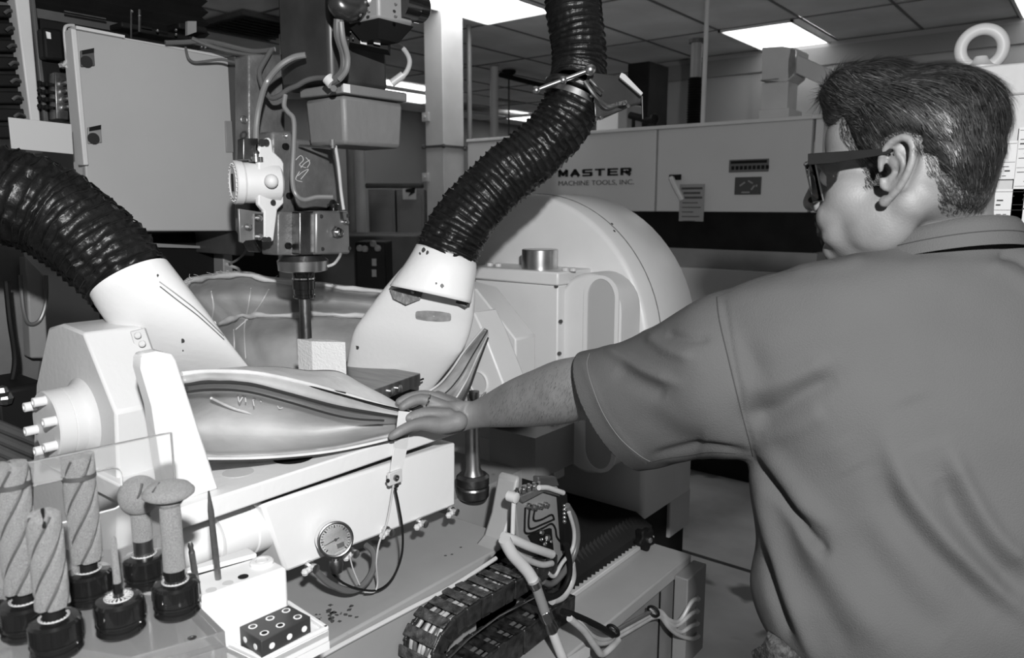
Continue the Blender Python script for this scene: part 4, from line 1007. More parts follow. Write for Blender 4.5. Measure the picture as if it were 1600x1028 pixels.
def build_trunnion():
    # --- left head
    y0 = PD(130, 560, 1.10).y; 
    t = thing('trunnion_head', PY(120, 760, y0), 'pale grey angular trunnion housing with round bolted flange, at left', 'trunnion housing')
    prof = [(75, 512), (96, 506), (130, 520), (180, 645), (184, 760), (182, 860), (50, 860), (52, 690), (56, 600)]
    P_ = pyl(prof, y0)
    dy = .085
    obj('casting', MB().prism(P_, (0, dy, 0)), mat('casting_paint', .58, .42, bump=.12, bscale=90), t, bevel=.004)
    P2 = pyl([(200, 556), (222, 550), (222, 640), (222, 770), (150, 770)], y0 + dy)
    obj('web', MB().prism(P2, (0, .02, 0)), WHITE, t)
    yf = y0 - .050
    c = PY(72, 664, yf); R = .050
    cx = c + Vector((0, 0, 0))
    fl = obj('bolted_flange', MB().lathe(c, Y, [(0, R - .002), (.002, R), (.022, R), (.023, R - .0015), (.025, R), (y0 - yf + .02, R)], 48), CREAM, t, smooth=30)
    obj('flange_collar', MB().lathe(Vector((c.x, y0 - .012, c.z)), Y, [(0, R), (.006, R + .003), (.012, R + .010)], 48), CREAM, t, smooth=60)
    for k in range(6):
        a = PI * 2 * k / 6 + .35; p = c + Vector((math.cos(a), 0, math.sin(a))) * .038
        obj('flange_bolt', MB().lathe(p, -Y, [(-.002, .007), (.016, .007), (.0165, .006), (.0165, .0035), (.008, .003)], 16), WHITE, fl, smooth=30)
    # --- table with gussets
    xb = -.924; xt = -.905
    zt = PX(500, 724, xt).z; zg = PX(500, 753, xt).z
    tb = thing('tilting_table', (xb - .25, .75, 1.03), 'long white tilting machine table with beam, beneath the fibreglass part', 'machine table')
    yA, yB = PX(293, 790, xt).y, PX(716, 700, xt).y
    obj('top_plate', MB().box((xt, yA - .02, zt), (xt - .43, yB, zg)), WHITE, tb, bevel=.003)
    zbm = PX(712, 790, xb).z
    obj('beam', MB().prism(pxl([(409, 790), (425, 783), (712, 691), (712, 790), (452, 893), (446, 893)], xb), (-.30, 0, 0)), mat('table_white', .72, .4, bump=.1), tb, bevel=.005)
    obj('gasket', MB().box((xb + .004, PX(409, 790, xb).y, zg - .006), (xb - .3, yB - .004, zg)), BLACK, tb)  # black strip painting in the shade under the plate's overhang
    c = PX(412, 840, xb); zc = (PX(412, 795, xb).z + PX(420, 872, xb).z) / 2; rc = .042
    c = Vector((xb - .045, c.y, zc)); 
    obj('bearing_stub', MB().lathe(c, -Y, [(-.02, rc), (.002, rc), (.004, rc - .002), (.055, rc - .002), (.055, rc - .012), (.12, rc - .012)], 40), mat('table_white', .72, .4), tb, smooth=30)
    obj('oval_recess', MB().lathe(Vector(PZ(458, 715, zt + .0003)), Z, [(0, .03), (.0004, .03)], 24), BLACK, tb)
    q = PZ(372, 738, zt + .0003); obj('hole_plug', MB().lathe(q, Z, [(0, .022), (.0005, .022)], 28), PALE, tb)
    # gussets
    g = [(222, 560), (226, 553), (245, 549), (270, 553), (276, 562), (342, 764), (300, 778), (284, 790), (262, 800), (258, 770), (238, 635), (221, 577)]
    obj('gusset', MB().prism(pxl(g, -.93), (-.025, 0, 0)), WHITE, tb, bevel=.003)
    # levelling fittings along the beam
    for k, (px, py) in enumerate(((482, 883), (545, 861), (601, 828), (654, 815), (703, 797))):
        q = PX(px, py, xb); q.x = xb
        f_ = thing('grease_fitting', q, ('grease fitting at the lower left corner of the beam, left of gauge', 'grease fitting just right of the pressure gauge', 'tall grease fitting under the hanging strap cables', 'grease fitting on beam lower edge, second from the right corner', 'grease fitting at the lower right corner of the beam')[k], 'fitting', 'fittings along the white beam')
        obj('body', MB().lathe(q, X, [(0, .008), (.006, .008), (.006, .0055), (.014, .0055), (.014, .007), (.019, .007), (.020, .003)], 10), STEEL, f_)
        obj('elbow', MB().cyl(q + X * .010 + Y * .002, q + X * .010 - Y * .014 + Z * -.003, .0045, n=10).ball(q + X * .01 - Y * .014 - Z * .003, .006, 8), PALE, f_)
    # hanging strap
    t = thing('strap', PX(620, 740, xb + .03), 'white flat strap hanging from the part over the beam', 'strap')
    xs = xb + .028
    obj('band', MB().loft([pxl([(624, 642), (643, 644)], xs + .012), pxl([(621, 665), (641, 667)], xs + .012), pxl([(616, 700), (636, 702)], xs - .002), pxl([(609, 745), (626, 748)], xs - .006)]), WHITE, t, solid=.0018, face=True, smooth=0)
    cl = obj('clamp', MB().box(PX(608, 740, xs + .000), PX(625, 751, xs - .006)), PALE, t, bevel=.001)
    obj('screw', MB().lathe(PX(618, 746, xs + .002), X, [(0, .005), (.004, .005), (.004, .0025), (.002, .0025)], 12), DSTEEL, cl)
    for px, py in ((606, 751), (620, 759)): obj('screw', MB().ball(PX(px, py, xs), .0035, 8), BLACK, cl)
    def cab(pts, r, m, l, dx=.02):
        tag(obj('cable', MB().tube([PX(a, b, xb + c) for a, b, c in pts], r, n=8, sub=8), m), l, 'cable')
    cab([(615, 757, .025), (608, 800, .03), (602, 825, .032), (592, 850, .035), (588, 880, .035), (590, 910, .03), (585, 924, .03), (570, 925, .03)], .0016, PCABLE, 'thin pale wire dropping from the strap clamp')
    cab([(617, 762, .025), (623, 790, .03), (629, 830, .035), (627, 870, .035), (612, 905, .03), (590, 922, .03), (560, 920, .03), (535, 910, .025), (519, 895, .02)], .0019, BLACK, 'dark thin cable looping from strap clamp to the gauge')
    cab([(488, 885, .012), (510, 908, .015), (540, 922, .02), (562, 918, .02), (578, 900, .02), (585, 880, .02), (583, 862, .01), (572, 852, -.01)], .0055, CABLE, 'grey hose looping below the pressure gauge')
    cab([(546, 868, .02), (552, 890, .025), (562, 914, .03)], .0012, PCABLE, 'short thin wire beside the pressure gauge')
    # gauge
    q = PX(524, 843, xb + .045); ax = (CAM - q); ax.z *= .6; ax = (ax.normalized() + CR * .12 + X * .25).normalized()
    t = thing('pressure_gauge', q, 'round chrome pressure gauge with dark-rimmed dial on the beam', 'gauge')
    R = .0265
    obj('case', MB().lathe(q - ax * .026, ax, [(0, R * .85), (.004, R), (.022, R), (.022, R * 1.04), (.027, R * 1.04), (.027, R * .9)], 40), CHROME, t, smooth=30)
    obj('bezel', MB().torus(q + ax * .001, ax, R * .96, .0024, 40, 8), DSTEEL, t)
    e1 = ax.cross(Z).normalized(); e2 = e1.cross(ax)
    dl = obj('dial', MB().lathe(q + ax * .0002, ax, [(0, R * .93), (.0008, R * .93)], 40), PAPER, t)
    s = MB(); c = q + ax * .0013
    for k in range(25):
        a = math.radians(-135 + 270 * k / 24); d = -e1 * math.sin(a) + e2 * math.cos(a); n_ = d.cross(ax) * (.0005 if k % 4 else .0009)
        r0, r1 = R * (.74 if k % 4 else .68), R * .84
        s.prism([c + d * r0 - n_, c + d * r1 - n_, c + d * r1 + n_, c + d * r0 + n_], ax * .0002)
    obj('scale_mark', s, INK, dl)
    d = (-e1 * .95 + e2 * -.15).normalized() * -1; d = (e1 * .9 - e2 * .3).normalized(); n_ = d.cross(ax) * .0009
    obj('needle', MB().prism([c - d * .006 - n_, c + d * .019 - n_ * .3, c + d * .019 + n_ * .3, c - d * .006 + n_], ax * .0006).cyl(c, c + ax * .0015, .0022, n=12), INK, dl)
    cc = c - e2 * .009 - e1 * .007; obj('maker_patch', MB().prism([cc - e1 * .006 - e2 * .003, cc + e1 * .005 - e2 * .005, cc + e1 * .006 + e2 * .002, cc - e1 * .005 + e2 * .004], ax * .0002), DGREY, dl)
    b = PX(520, 873, xb + .035)
    obj('stem', MB().lathe(q - ax * .01 - e2 * R, -e2, [(-.004, .006), (.006, .006), (.006, .010), (.014, .011), (.026, .008)], 12), DSTEEL, t)
    # --- machine bed / chip tray
    bd = thing('machine_bed', (-1.1, .9, 0), 'broad grey machine bed and chip tray under the white table', 'machine base')
    xe = -.86
    P_ = pxl([(330, 1100), (450, 1036), (500, 1010), (640, 938), (705, 903), (762, 870)], xe)
    zfl = sum(p.z for p in P_) / len(P_); y1 = PX(814, 742, xe).y
    for p in P_: p.z = zfl
    CV = [Vector((xe, p.y, p.z)) for p in pxl([(740, 886), (768, 867), (786, 845), (797, 810), (808, 750), (814, 742)], xe)]
    CV = [Vector((xe, CV[0].y, zfl - .01))] + CV[1:] + [Vector((xe, y1, .5)), Vector((xe, CV[0].y, .5))]
    P_ = [P_[0], Vector((xe, y1 - .01, zfl)), Vector((xe, y1 - .01, 0)), Vector((xe, P_[0].y, 0))]
    bm_ = mat('bed_grey', .30, .45, mottle=.08, mscale=5, bump=.1, spots=.7, sscale=9)
    obj('tray', MB().prism(P_, (-.75, 0, 0)), bm_, bd, bevel=.004)
    obj('back_tray', MB().box((xe - .23, y1 - .01, 0), (xe - .75, 1.42, zfl)), bm_, bd)
    obj('curled_lip', MB().prism(CV, (-.05, 0, 0)), bm_, bd, bevel=.006)
    tr = [PX(a, b, xe + .006) for a, b in ((430, 1072), (500, 1026), (640, 951), (705, 917), (775, 872))]
    obj('edge_trim', MB().rings(spline(tr, 4), lambda u: .004, 8), PALE, bd)
    r2 = random.Random(9); m = MB()
    for k in range(26):
        q = PZ(r2.gauss(520, 22), r2.gauss(958, 9), zfl + .0004); rr_ = r2.uniform(.0012, .0055)
        m.prism([q + Vector((math.cos(a) * rr_ * r2.uniform(.5, 1.3), math.sin(a) * rr_ * r2.uniform(.5, 1.3), 0)) for a in [2 * PI * i / 8 for i in range(8)]], (0, 0, .0003))
    for px, py in ((706, 866), (720, 855), (696, 868)): m.lathe(PZ(px, py, zfl + .0003), Z, [(0, .003), (.0004, .002)], 6)
    obj('oil_stain', m, DGREY, bd, smooth=0, kind='stuff')
    # stub spindle standing on the tray
    c = PD(740, 780, 1.62); c0 = PZ(739, 776, zfl); dp = (c0 - CAM).dot(CF)
    t = thing('locating_post', c0, 'round steel post with knurled ring base right of the beam', 'post')
    zz = lambda py: PD(739, py, dp).z
    b = zfl; h = lambda py: zz(py) - b
    obj('ring_base', MB().lathe((c0.x, c0.y, b), Z, [(0, .034), (.003, .036), (h(760), .037), (h(757), .035), (h(754), .037), (h(742), .037), (h(738), .031)], 40), DSTEEL, t, smooth=25)
    obj('shaft', MB().lathe((c0.x, c0.y, zz(742)), Z, [(0, .026), (zz(728) - zz(742), .018), (zz(690) - zz(742), .016), (zz(655) - zz(742), .016)], 32), STEEL, t)
    c1 = PD(741, 640, dp)
    t = thing('clamp_screw', c1, 'dark clamp screw and bracket just above the wrist', 'screw')
    obj('screw', MB().lathe(c1, Z, [(0, .008), (zz(625) - zz(640), .008), (zz(620) - zz(640), .012), (zz(610) - zz(640), .012)], 12), DSTEEL, t)
    obj('bracket', MB().prism(pdl([(735, 640, dp + .02), (757, 612, dp + .02), (790, 604, dp + .05), (800, 640, dp + .05)]), CF * .03), CAST, t, bevel=.003)
build_part()
build_hoses()
build_trunnion()


def build_right_head():
    WH = mat('housing_white', .62, .4, mottle=.03, bump=.1)
    yA, yB, yC, yD, yE = 1.28, 1.42, 1.56, 1.70, 2.0
    t = thing('rotary_drive_housing', (-1.3, 1.8, 0), 'large white rotary drive housing with arched cover right of the nozzle', 'machine housing')
    cx, cz, R = -1.31, 1.22, .41
    def arch(R, xo=0, zb=.775, n=36):
        pts = [(cx + R - xo, zb)]
        for k in range(n + 1):
            a = PI * k / n; pts.append((cx + R * math.cos(a), cz + R * math.sin(a)))
        pts.append((cx - R + xo, zb)); return pts
    ch = .012
    rows = []
    for y_, r_ in ((yD, R - .016), (yD + .004, R - .006), (yD + .012, R), (yE - .02, R), (yE - .006, R - .006), (yE, R - .02)):
        rows.append([Vector((x, y_, z)) for x, z in arch(r_)])
    obj('arched_cover', MB().loft(rows, closed=True), WH, t, smooth=40)
    # seam line of the cover
    s = []
    for k in range(60):
        a = PI * (k / 59) * .75; s.append(Vector((cx + (R - .0005) * math.cos(a), yD + .075, cz + (R - .0005) * math.sin(a))))
    obj('cover_seam', MB().rings(s, lambda u: .0018, 6), DGREY, t)
    ml = MB()
    for a in (.86, .93): ml.ball((cx + (R - .004) * math.cos(a), yD + .06 if a < .9 else yD + .085, cz + (R - .004) * math.sin(a)), .006, 8)
    obj('cover_screw', ml, BLACK, t)
    # rounded slot cover on the front
    def slot(px0, px1, py0, py1, y_, n=14):
        a, b = PY(px0, py0, y_), PY(px1, py1, y_); r = abs(b.x - a.x) / 2; cxx = (a.x + b.x) / 2; top = max(a.z, b.z) - r; bot = min(a.z, b.z) + r; out = []
        for k in range(n + 1): an = PI * k / n; out.append(Vector((cxx + r * math.cos(an), y_, top + r * math.sin(an))))
        for k in range(n + 1): an = PI + PI * k / n; out.append(Vector((cxx + r * math.cos(an), y_, bot + r * math.sin(an))))
        return out
    so = slot(872, 962, 424, 752, yC + .03)
    si = slot(914, 962, 428, 744, yC + .03)
    obj('slot_cover', MB().prism(so, (0, yD - yC - .03, 0)), WH, t, bevel=.010)
    si2 = [p + Vector((0, -.001, 0)) for p in si]
    c_ = sum(si2, Vector()) / len(si2)
    rows = [[p + Vector((0, -.016, 0)) for p in si2]]
    rim = [c_ + (p - c_) for p in si2]
    ins = [Vector((c_.x + (p.x - c_.x) * .78, p.y, c_.z + (p.z - c_.z) * .965)) for p in si2]
    m_ = MB(); m_.loft([[p for p in si2], [p + Y * -.004 for p in si2], [p + Y * -.004 for p in ins], [p + Y * .0 for p in ins]], closed=True, cap=False)
    obj('slot_rim', m_, WH, t, smooth=30)
    obj('slot_recess', MB().prism([p - Y * .0008 for p in ins], (0, .0006, 0)), mat('recess_shade', .36, .5), t)  # greyer than the housing: the recess's shading is put into its colour
    # box beside
    a, b = PY(742, 438, yC), PY(872, 438, yC)
    zt = a.z
    obj('gear_box', MB().box((a.x, yC, .95), (b.x, yD + .02, PY(800, 440, yC).z)), WH, t, bevel=.004)
    obj('box_cap', MB().box((a.x - .01, yC - .012, PY(800, 440, yC).z), (b.x + .008, yD + .02, PY(800, 420, yC).z)), WH, t, bevel=.005)
    z_c = PY(800, 420, yC).z
    q = PY(842, 418, yC + .05)
    obj('cap_cylinder', MB().lathe((q.x, yC + .055, z_c), Z, [(0, .048), (PY(842, 391, yC + .01).z - z_c - .002, .048), (PY(842, 391, yC + .01).z - z_c, .046)], 40), STEEL, t, smooth=30)
    s = MB()
    for px in (762, 775, 880, 892): s.lathe(Vector((PY(px, 418, yC + .03).x, yC + .04, z_c)), Z, [(0, .009), (.008, .009), (.009, .005)], 10)
    obj('cap_screw', s, PALE, t)
    for px, py in ((870, 447), (875, 552), (877, 502)):
        q = PY(px, py, yC - .001); obj('side_screw', MB().lathe(q, -Y, [(0, .005), (.005, .005)], 10), DGREY, t)
    # stepped angular castings in front
    w = .08
    p1 = [(700, 520), (740, 487), (756, 520), (786, 598), (786, 665), (700, 665)]
    obj('front_casting', MB().prism(pyl(p1, yA), (0, w, 0)), WH, t, bevel=.004)
    p2 = [(700, 440), (744, 452), (806, 530), (806, 668), (700, 668)]
    obj('rear_casting', MB().prism(pyl(p2, yB), (0, w, 0)), WH, t, bevel=.004)
    q = PY(748, 598, yA); obj('bore_ring', MB().torus(q - Y * .001, Y, .026, .003, 32, 8), WH, t); obj('bore', MB().lathe(q, -Y, [(-.01, .025), (.0015, .025)], 32), PALE, t)
    obj('shadow_plinth', MB().box(PY(765, 668, yB), Vector((PY(836, 740, yB).x, yD, .93))), mat('plinth_shadow_grey', .25, .5), t)  # grey box standing in for the shadow below the arm
    obj('dark_gap_panel', MB().box(PY(832, 660, yC - .02), PY(868, 752, yC + .08)), BLACK, t)
    obj('gap_post', MB().box(PY(866, 660, yC - .03), PY(876, 742, yC + .02)), WH, t, bevel=.002)
    # column beneath the housing
    obj('lower_body', MB().box((cx + R - .015, yD + .01, 0), (cx - R, yE - .02, .776)), BLACK, t)
    ft = PX(1045, 800, -.9)
    obj('foot', MB().box((-.905, yE - .13, .66), (-.96, yE + .0, .773)), CREAM, t, bevel=.004)
    # black pleated way cover
    t = thing('way_cover', (-.95, 1.55, .75), 'black pleated way cover between manifold and white housing', 'bellows')
    rows = []; n = 26
    ys = [1.22 + .44 * k / (2 * n) for k in range(2 * n + 1)]
    for k, y_ in enumerate(ys):
        e = .0 if k % 2 else .012
        rows.append([(-.865 + e, y_, .75), (-.865 + e, y_, .775 + e), (-.90, y_, .80 + e), (-1.15, y_, .80 + e), (-1.15, y_, .75)])
    obj('pleats', MB().loft(rows, closed=True), BLACK, t, smooth=0)
    # low grey cabinet
    xf = -.735; zt = .75; ya, yb = .70, 1.645
    t = thing('base_cabinet', (-.85, 1.2, 0), 'low grey machine base cabinet with flat top at bottom right', 'machine base')
    obj('top', MB().prism([(xf, ya, zt - .032), (xf, yb, zt - .032), (-1.2, yb, zt - .032), (-1.2, 1.14, zt - .032), (-.858, 1.14, zt - .032), (-.858, ya, zt - .032)], (0, 0, .032)), mat('cabinet_top', .34, .4, mottle=.05, bump=.1), t, bevel=.004)
    obj('body', MB().prism([(xf - .012, ya, 0), (xf - .012, yb - .01, 0), (-1.18, yb - .01, 0), (-1.18, 1.15, 0), (-.868, 1.15, 0), (-.868, ya, 0)], (0, 0, zt - .032)), GREY, t, bevel=.003)
    obj('way_strip', MB().box((-.845, 1.2, zt), (-.87, 1.66, zt + .012)), PALE, t, bevel=.002)
    obj('panel_joint', MB().box((xf - .0115, 1.50, .1), (xf - .010, 1.506, zt - .04)), BLACK, t)
    k = PZ(1006, 858, zt)
    t = thing('star_knob', k, 'black star knob with steel centre on the grey cabinet', 'knob')
    m = MB(); kc = k + Z * .028
    ax = (X * .9 - Y * .25 + Z * .15).normalized()
    e1 = ax.orthogonal().normalized(); e2 = ax.cross(e1)
    prof = []
    for j in range(40):
        a = 2 * PI * j / 40; r = .025 + .005 * math.cos(5 * a); prof.append(kc - ax * .012 + (e1 * math.cos(a) + e2 * math.sin(a)) * r)
    obj('star_grip', m.prism(prof, ax * .026), BLACK, t, bevel=.004)
    obj('centre_screw', MB().lathe(kc + ax * .012, ax, [(0, .008), (.010, .007), (.012, .004)], 14), STEEL, t)
    obj('base', MB().cyl(k - ax * .02, k - ax * .02 + Z * .03, .018, n=16), BLACK, t)
    q = PZ(965, 862, zt); tag(obj('rubber_stop', MB().lathe(q, Z, [(0, .010), (.010, .011), (.014, .008)], 18), BLACK), 'small round black stop on the grey cabinet, beside star knob', 'stop')
    q = PZ(1000, 840, zt)
    tag(obj('rubber_stop', MB().lathe(q - Y * .02, Z, [(0, .013), (.016, .013), (.018, .010)], 18), BLACK), 'black round stop at the foot of the white housing corner', 'stop')
    # hydraulic block with four fittings
    b0 = PX(1080, 905, xf + .02)
    t = thing('hydraulic_block', b0 - Z * .15, 'grey port block with four hoses on the cabinet corner', 'hydraulic block')
    a, b = PX(1072, 905, xf + .03), PX(1096, 1000, xf + .03)
    obj('block', MB().box((xf, a.y, b.z - .02), (xf + .035, b.y, a.z)), GREY, t, bevel=.003)
    for j, (px, py, hx, hy) in enumerate(((1087, 934, 1062, 968), (1086, 953, 1058, 975), (1086, 972, 1064, 985), (1087, 992, 1060, 990))):
        p = PX(px, py, xf + .035)
        f_ = obj('fitting', MB().lathe(p, X * .8 - Y * .5, [(-.004, .007), (.004, .0075), (.004, .0055), (.010, .0055), (.012, .004)], 12), STEEL, t)
        h1 = PX(px - 6, py + 6, xf + .045); h2 = PX(hx, hy + 2, xf + .035)
        e = [p + X * .008, h1, h2, PX(1045, 968 + j * 4, xf + .03), PX(1032, 955 + j * 3, xf + .022), PX(1016, 954 + j * 4, xf + .018)]
        tag(obj('hydraulic_hose', MB().tube(e, .0048, n=10, sub=6), PCABLE), ('top', 'second', 'third', 'lowest')[j] + ' grey hose leaving the port block on the cabinet corner', 'hose', 'hoses at the port block')
    for j in range(3):
        p = [PX(1016, 956 + j * 5, xf + .018), PX(975, 978 + j * 6, xf + .022), PX(948, 992 + j * 6, xf + .025), PX(925, 985 + j * 8, xf + .03), PX(906, 968 + j * 3, xf + .03), PX(888, 958 + j * 3, xf + .02)]
        tag(obj('hydraulic_hose', MB().tube(p, .005, n=10, sub=6), PCABLE if j else CABLE), ('upper', 'middle', 'lowest')[j] + ' hose of the bundle strapped along the cabinet front', 'hose', 'hose bundle along the cabinet')
    p = [PX(890, 966, xf + .03), PX(912, 985, xf + .035), PX(930, 1010, xf + .04), PX(940, 1022, xf + .04), PX(955, 1012, xf + .04), PX(966, 1000, xf + .035)]
    tag(obj('hydraulic_hose', MB().tube(p, .0065, n=12, sub=8), PCABLE), 'thicker pale hose making a V loop under the cabinet edge', 'hose')
    for j, (px, py, w_) in enumerate(((1021, 955, 12), (958, 985, 14))):
        q = PX(px, py, xf + .03); tag(obj('cable_tie', MB().torus(q, (0, 1, .3), .013, .003, 20, 6), BLACK), ('black tie around the hose bundle near the port block', 'black tie around the hose bundle at its lower loop')[j], 'cable tie')
    p = [PX(878, 955, xf + .02), PX(900, 962, xf + .03), PX(935, 978, xf + .035), PX(958, 992, xf + .035)]
    tag(obj('flat_strap', MB().tube(p, .006, n=8), BLACK), 'black sleeve wrapped over the hose bundle beside the chain', 'sleeve')
    q = pxl([(905, 985), (985, 950), (985, 956), (910, 992)], xf + .006)
    tag(obj('cable_bracket', MB().prism(pxl([(868, 1040), (915, 1010), (915, 1022), (880, 1050)], xf + .02), (.01, 0, 0)), PALE), 'pale bracket under the hose bundle at the bottom edge', 'bracket')


def build_chain():
    xo, xi = -.785, -.855
    path = spline([PX(a, b, xo) for a, b in ((872, 866), (840, 886), (819, 900), (777, 923), (735, 947), (702, 974), (682, 1006), (672, 1040), (676, 1080))], 10)
    t = thing('cable_chain', path[20], 'black cable drag chain with open links carrying pale cables, bottom centre', 'cable chain')
    N = len(path)
    def frame(i):
        tt = (path[min(i + 1, N - 1)] - path[max(i - 1, 0)]).normalized(); nn = X.cross(tt).normalized()
        if nn.z < 0 and i < N * .7: nn = -nn
        if i >= N * .7:
            if nn.y > 0: nn = -nn
        return tt, nn
    lk = mat('chain_plastic', .018, .35, mottle=.9, mscale=60, bump=.5)
    L = [0]
    for i in range(1, N): L.append(L[-1] + (path[i] - path[i - 1]).length)
    nl = 13; pitch = L[-1] / nl
    def at(s):
        s = max(0, min(L[-1] - 1e-5, s)); i = next(k for k in range(N) if L[k] > s); f_ = (s - L[i - 1]) / (L[i] - L[i - 1]); return path[i - 1].lerp(path[i], f_), i
    H = .036
    for k in range(nl):
        a, ia = at(k * pitch - .003); b, ib = at((k + 1) * pitch + .003); ta, na = frame(ia); tb_, nb = frame(ib)
        for x_, w_ in ((0, -.007), (xi - xo, .007)):
            off = X * (x_ + (.002 if k % 2 else 0))
            obj('side_link', MB().prism([a + off, b + off, b + off - nb * H, a + off - na * H], (w_, 0, 0)), lk, t, bevel=.003)
        c, ic = at((k + .5) * pitch); tc, nc = frame(ic); wd = pitch * .30
        obj('cross_bar', MB().prism([c - tc * wd, c + tc * wd, c + tc * wd + nc * .004, c - tc * wd + nc * .004], (xi - xo, 0, 0)), mat('chain_bar', .05, .4, mottle=.9, mscale=70, bump=.8, bscale=200), t, bevel=.002)
        obj('cross_bar', MB().prism([c - tc * wd - nc * H, c + tc * wd - nc * H, c + tc * wd - nc * (H - .004), c - tc * wd - nc * (H - .004)], (xi - xo, 0, 0)), lk, t)
    rr = random.Random(2)
    for j in range(6):
        x_ = -.012 - j * .0095; pts = []
        for i in range(0, N, 5):
            tt, nn = frame(i); pts.append(path[i] + X * (x_ + rr.uniform(-.002, .002)) - nn * (.010 + rr.uniform(0, .006)))
        obj('cable', MB().rings(spline(pts, 3), lambda u: .0040, 8), PCABLE if j % 3 != 1 else CABLE, t, smooth=80)
    pts = [PX(a, b, xo - .0) for a, b in ((837, 930), (777, 961), (730, 996), (695, 1030))]
    tag(obj('guide_channel', MB().rings([p + X * .004 for p in pts], lambda u: .0018, 6), STEEL), 'thin bright steel strip running below the cable chain', 'strip')
    # lower return run of the chain
    path2 = [PX(a, b, xo) for a, b in ((900, 930), (860, 955), (820, 985), (780, 1010), (740, 1045), (700, 1080))]
    t = thing('cable_chain', path2[2], 'lower dark return run of the cable chain at the bottom edge', 'cable chain')
    for k in range(len(path2) - 1):
        a, b = path2[k], path2[k + 1]; nn = X.cross(b - a).normalized(); nn = nn if nn.z > 0 else -nn
        for x_, w_ in ((0, -.007), (xi - xo, .007)): obj('side_link', MB().prism([a + X * x_, b + X * x_, b + X * x_ - nn * .05, a + X * x_ - nn * .05], (w_, 0, 0)), lk, t, bevel=.003)
        for f_ in (.15, .65):
            c = a.lerp(b, f_); d = (b - a) * .12; obj('cross_bar', MB().prism([c - d, c + d, c + d - nn * .004, c - d - nn * .004], (xi - xo, 0, 0)), lk, t)
    for j in range(3): obj('cable', MB().rings(spline([p + X * (-.02 - .014 * j) - Z * .016 for p in path2], 3), lambda u: .004, 8), CABLE, t)
    tag(obj('chain_trough', MB().prism(pxl([(600, 1045), (690, 1040), (830, 935), (905, 925), (905, 960), (700, 1100), (600, 1100)], -.862), (.004, 0, 0)), BLACK), 'black trough plate behind the cable chain', 'plate')
    # manifold plate with tubes
    xm = -.80
    t = thing('tube_manifold', PX(850, 860, xm), 'distributor plate with row of fittings and bent tubes above chain', 'manifold')
    obj('plate', MB().prism(pxl([(803, 770), (822, 758), (868, 756), (882, 775), (884, 860), (860, 900), (812, 862)], xm - .012), (-.008, 0, 0)), GREY, t, bevel=.002)
    obj('rail', MB().prism(pxl([(812, 776), (850, 760), (880, 770), (880, 778), (850, 769), (818, 786)], xm), (-.018, 0, 0)), CAST, t, bevel=.002)
    obj('dark_cover', MB().prism(pxl([(842, 745), (870, 745), (875, 760), (842, 762)], xm - .01), (-.015, 0, 0)), DGREY, t, bevel=.003)
    for j, (px, py) in enumerate(((808, 766), (818, 762), (826, 759), (834, 757), (842, 756))):
        p = PX(px, py + 8, xm); obj('top_fitting', MB().lathe(p, Z, [(0, .0045), (.008, .0045), (.008, .003), (.014, .003)], 10), DSTEEL if j == 0 else STEEL, t)
    obj('top_pipe', MB().tube(pxl([(842, 762), (855, 762), (868, 766), (880, 770)], xm + .006), .005, n=10), PALE, t)
    for j, (px, py) in enumerate(((824, 790), (832, 792), (841, 790), (850, 788))):
        obj('port', MB().lathe(PX(px, py, xm - .012), X, [(0, .006), (.006, .006), (.006, .004), (.012, .004)], 10), STEEL, t)
    for j, st in enumerate((((821, 793), (820, 820), (821, 832), (832, 832), (850, 824), (862, 818), (868, 826), (870, 838), (876, 846)), ((828, 795), (826, 818), (830, 826), (850, 818), (864, 812)), ((836, 796), (834, 812), (845, 812), (862, 804), (866, 812)))):
        obj('bent_tube', MB().tube(pxl(st, xm - .006), .0017, n=6, sub=4), BLACK, t)
    obj('end_block', MB().lathe(PX(803, 777, xm), X, [(-.012, .010), (.006, .010), (.008, .006)], 14), PALE, t)
    obj('drop_pipe', MB().tube(pxl([(803, 785), (802, 800), (801, 835)], xm), .0042, n=8), PALE, t)
    s = obj('side_rail', MB().prism(pxl([(877, 770), (886, 772), (892, 860), (884, 862)], xm + .004), (-.012, 0, 0)), BLACK, t)
    for k in range(5): obj('rail_screw', MB().ball(PX(882, 790 + k * 6.2, xm + .006), .0042, 10), CHROME, s)
    bk = MB().prism(pxl([(828, 838), (862, 826), (866, 868), (845, 870)], xm - .004), (-.006, 0, 0)); obj('valve_body', bk, BLACK, t)
    m = MB()
    for px, py, r in ((846, 832, .006), (855, 840, .007), (851, 850, .005), (861, 846, .004), (845, 843, .004)): m.ball(PX(px, py, xm + .004), r, 8)
    obj('valve_screw', m, STEEL, t)
    def cab(nm, pts, r, m_, l, g=None):
        tag(obj(nm, MB().tube([PX(a, b, c) for a, b, c in pts], r, n=12, sub=8), m_), l, 'cable' if nm == 'cable' else 'pipe', g)
    cab('cable', [(886, 790, -.79), (898, 812, -.79), (902, 840, -.79), (896, 868, -.79), (880, 895, -.79), (862, 912, -.79), (848, 908, -.79)], .0065, CABLE, 'outer grey cable arching around the manifold right side')
    cab('cable', [(889, 800, -.785), (897, 830, -.785), (894, 858, -.785), (878, 880, -.785), (866, 900, -.785), (856, 895, -.785)], .004, PCABLE, 'thin pale cable inside the grey arching cable')
    cab('cable', [(884, 850, -.78), (890, 880, -.78), (888, 905, -.78), (876, 925, -.78), (858, 932, -.78), (842, 920, -.78)], .006, BLACK, 'black cable curling under the manifold')
    cab('cable', [(892, 880, -.79), (893, 905, -.79), (880, 930, -.79), (862, 938, -.79)], .009, PCABLE, 'grey corrugated tube end under the black cable')
    cab('pipe', [(786, 838, -.79), (800, 842, -.785), (830, 855, -.78), (862, 866, -.785)], .0085, PALE, 'upper pale pipe crossing from tray end toward manifold', 'pale pipes')
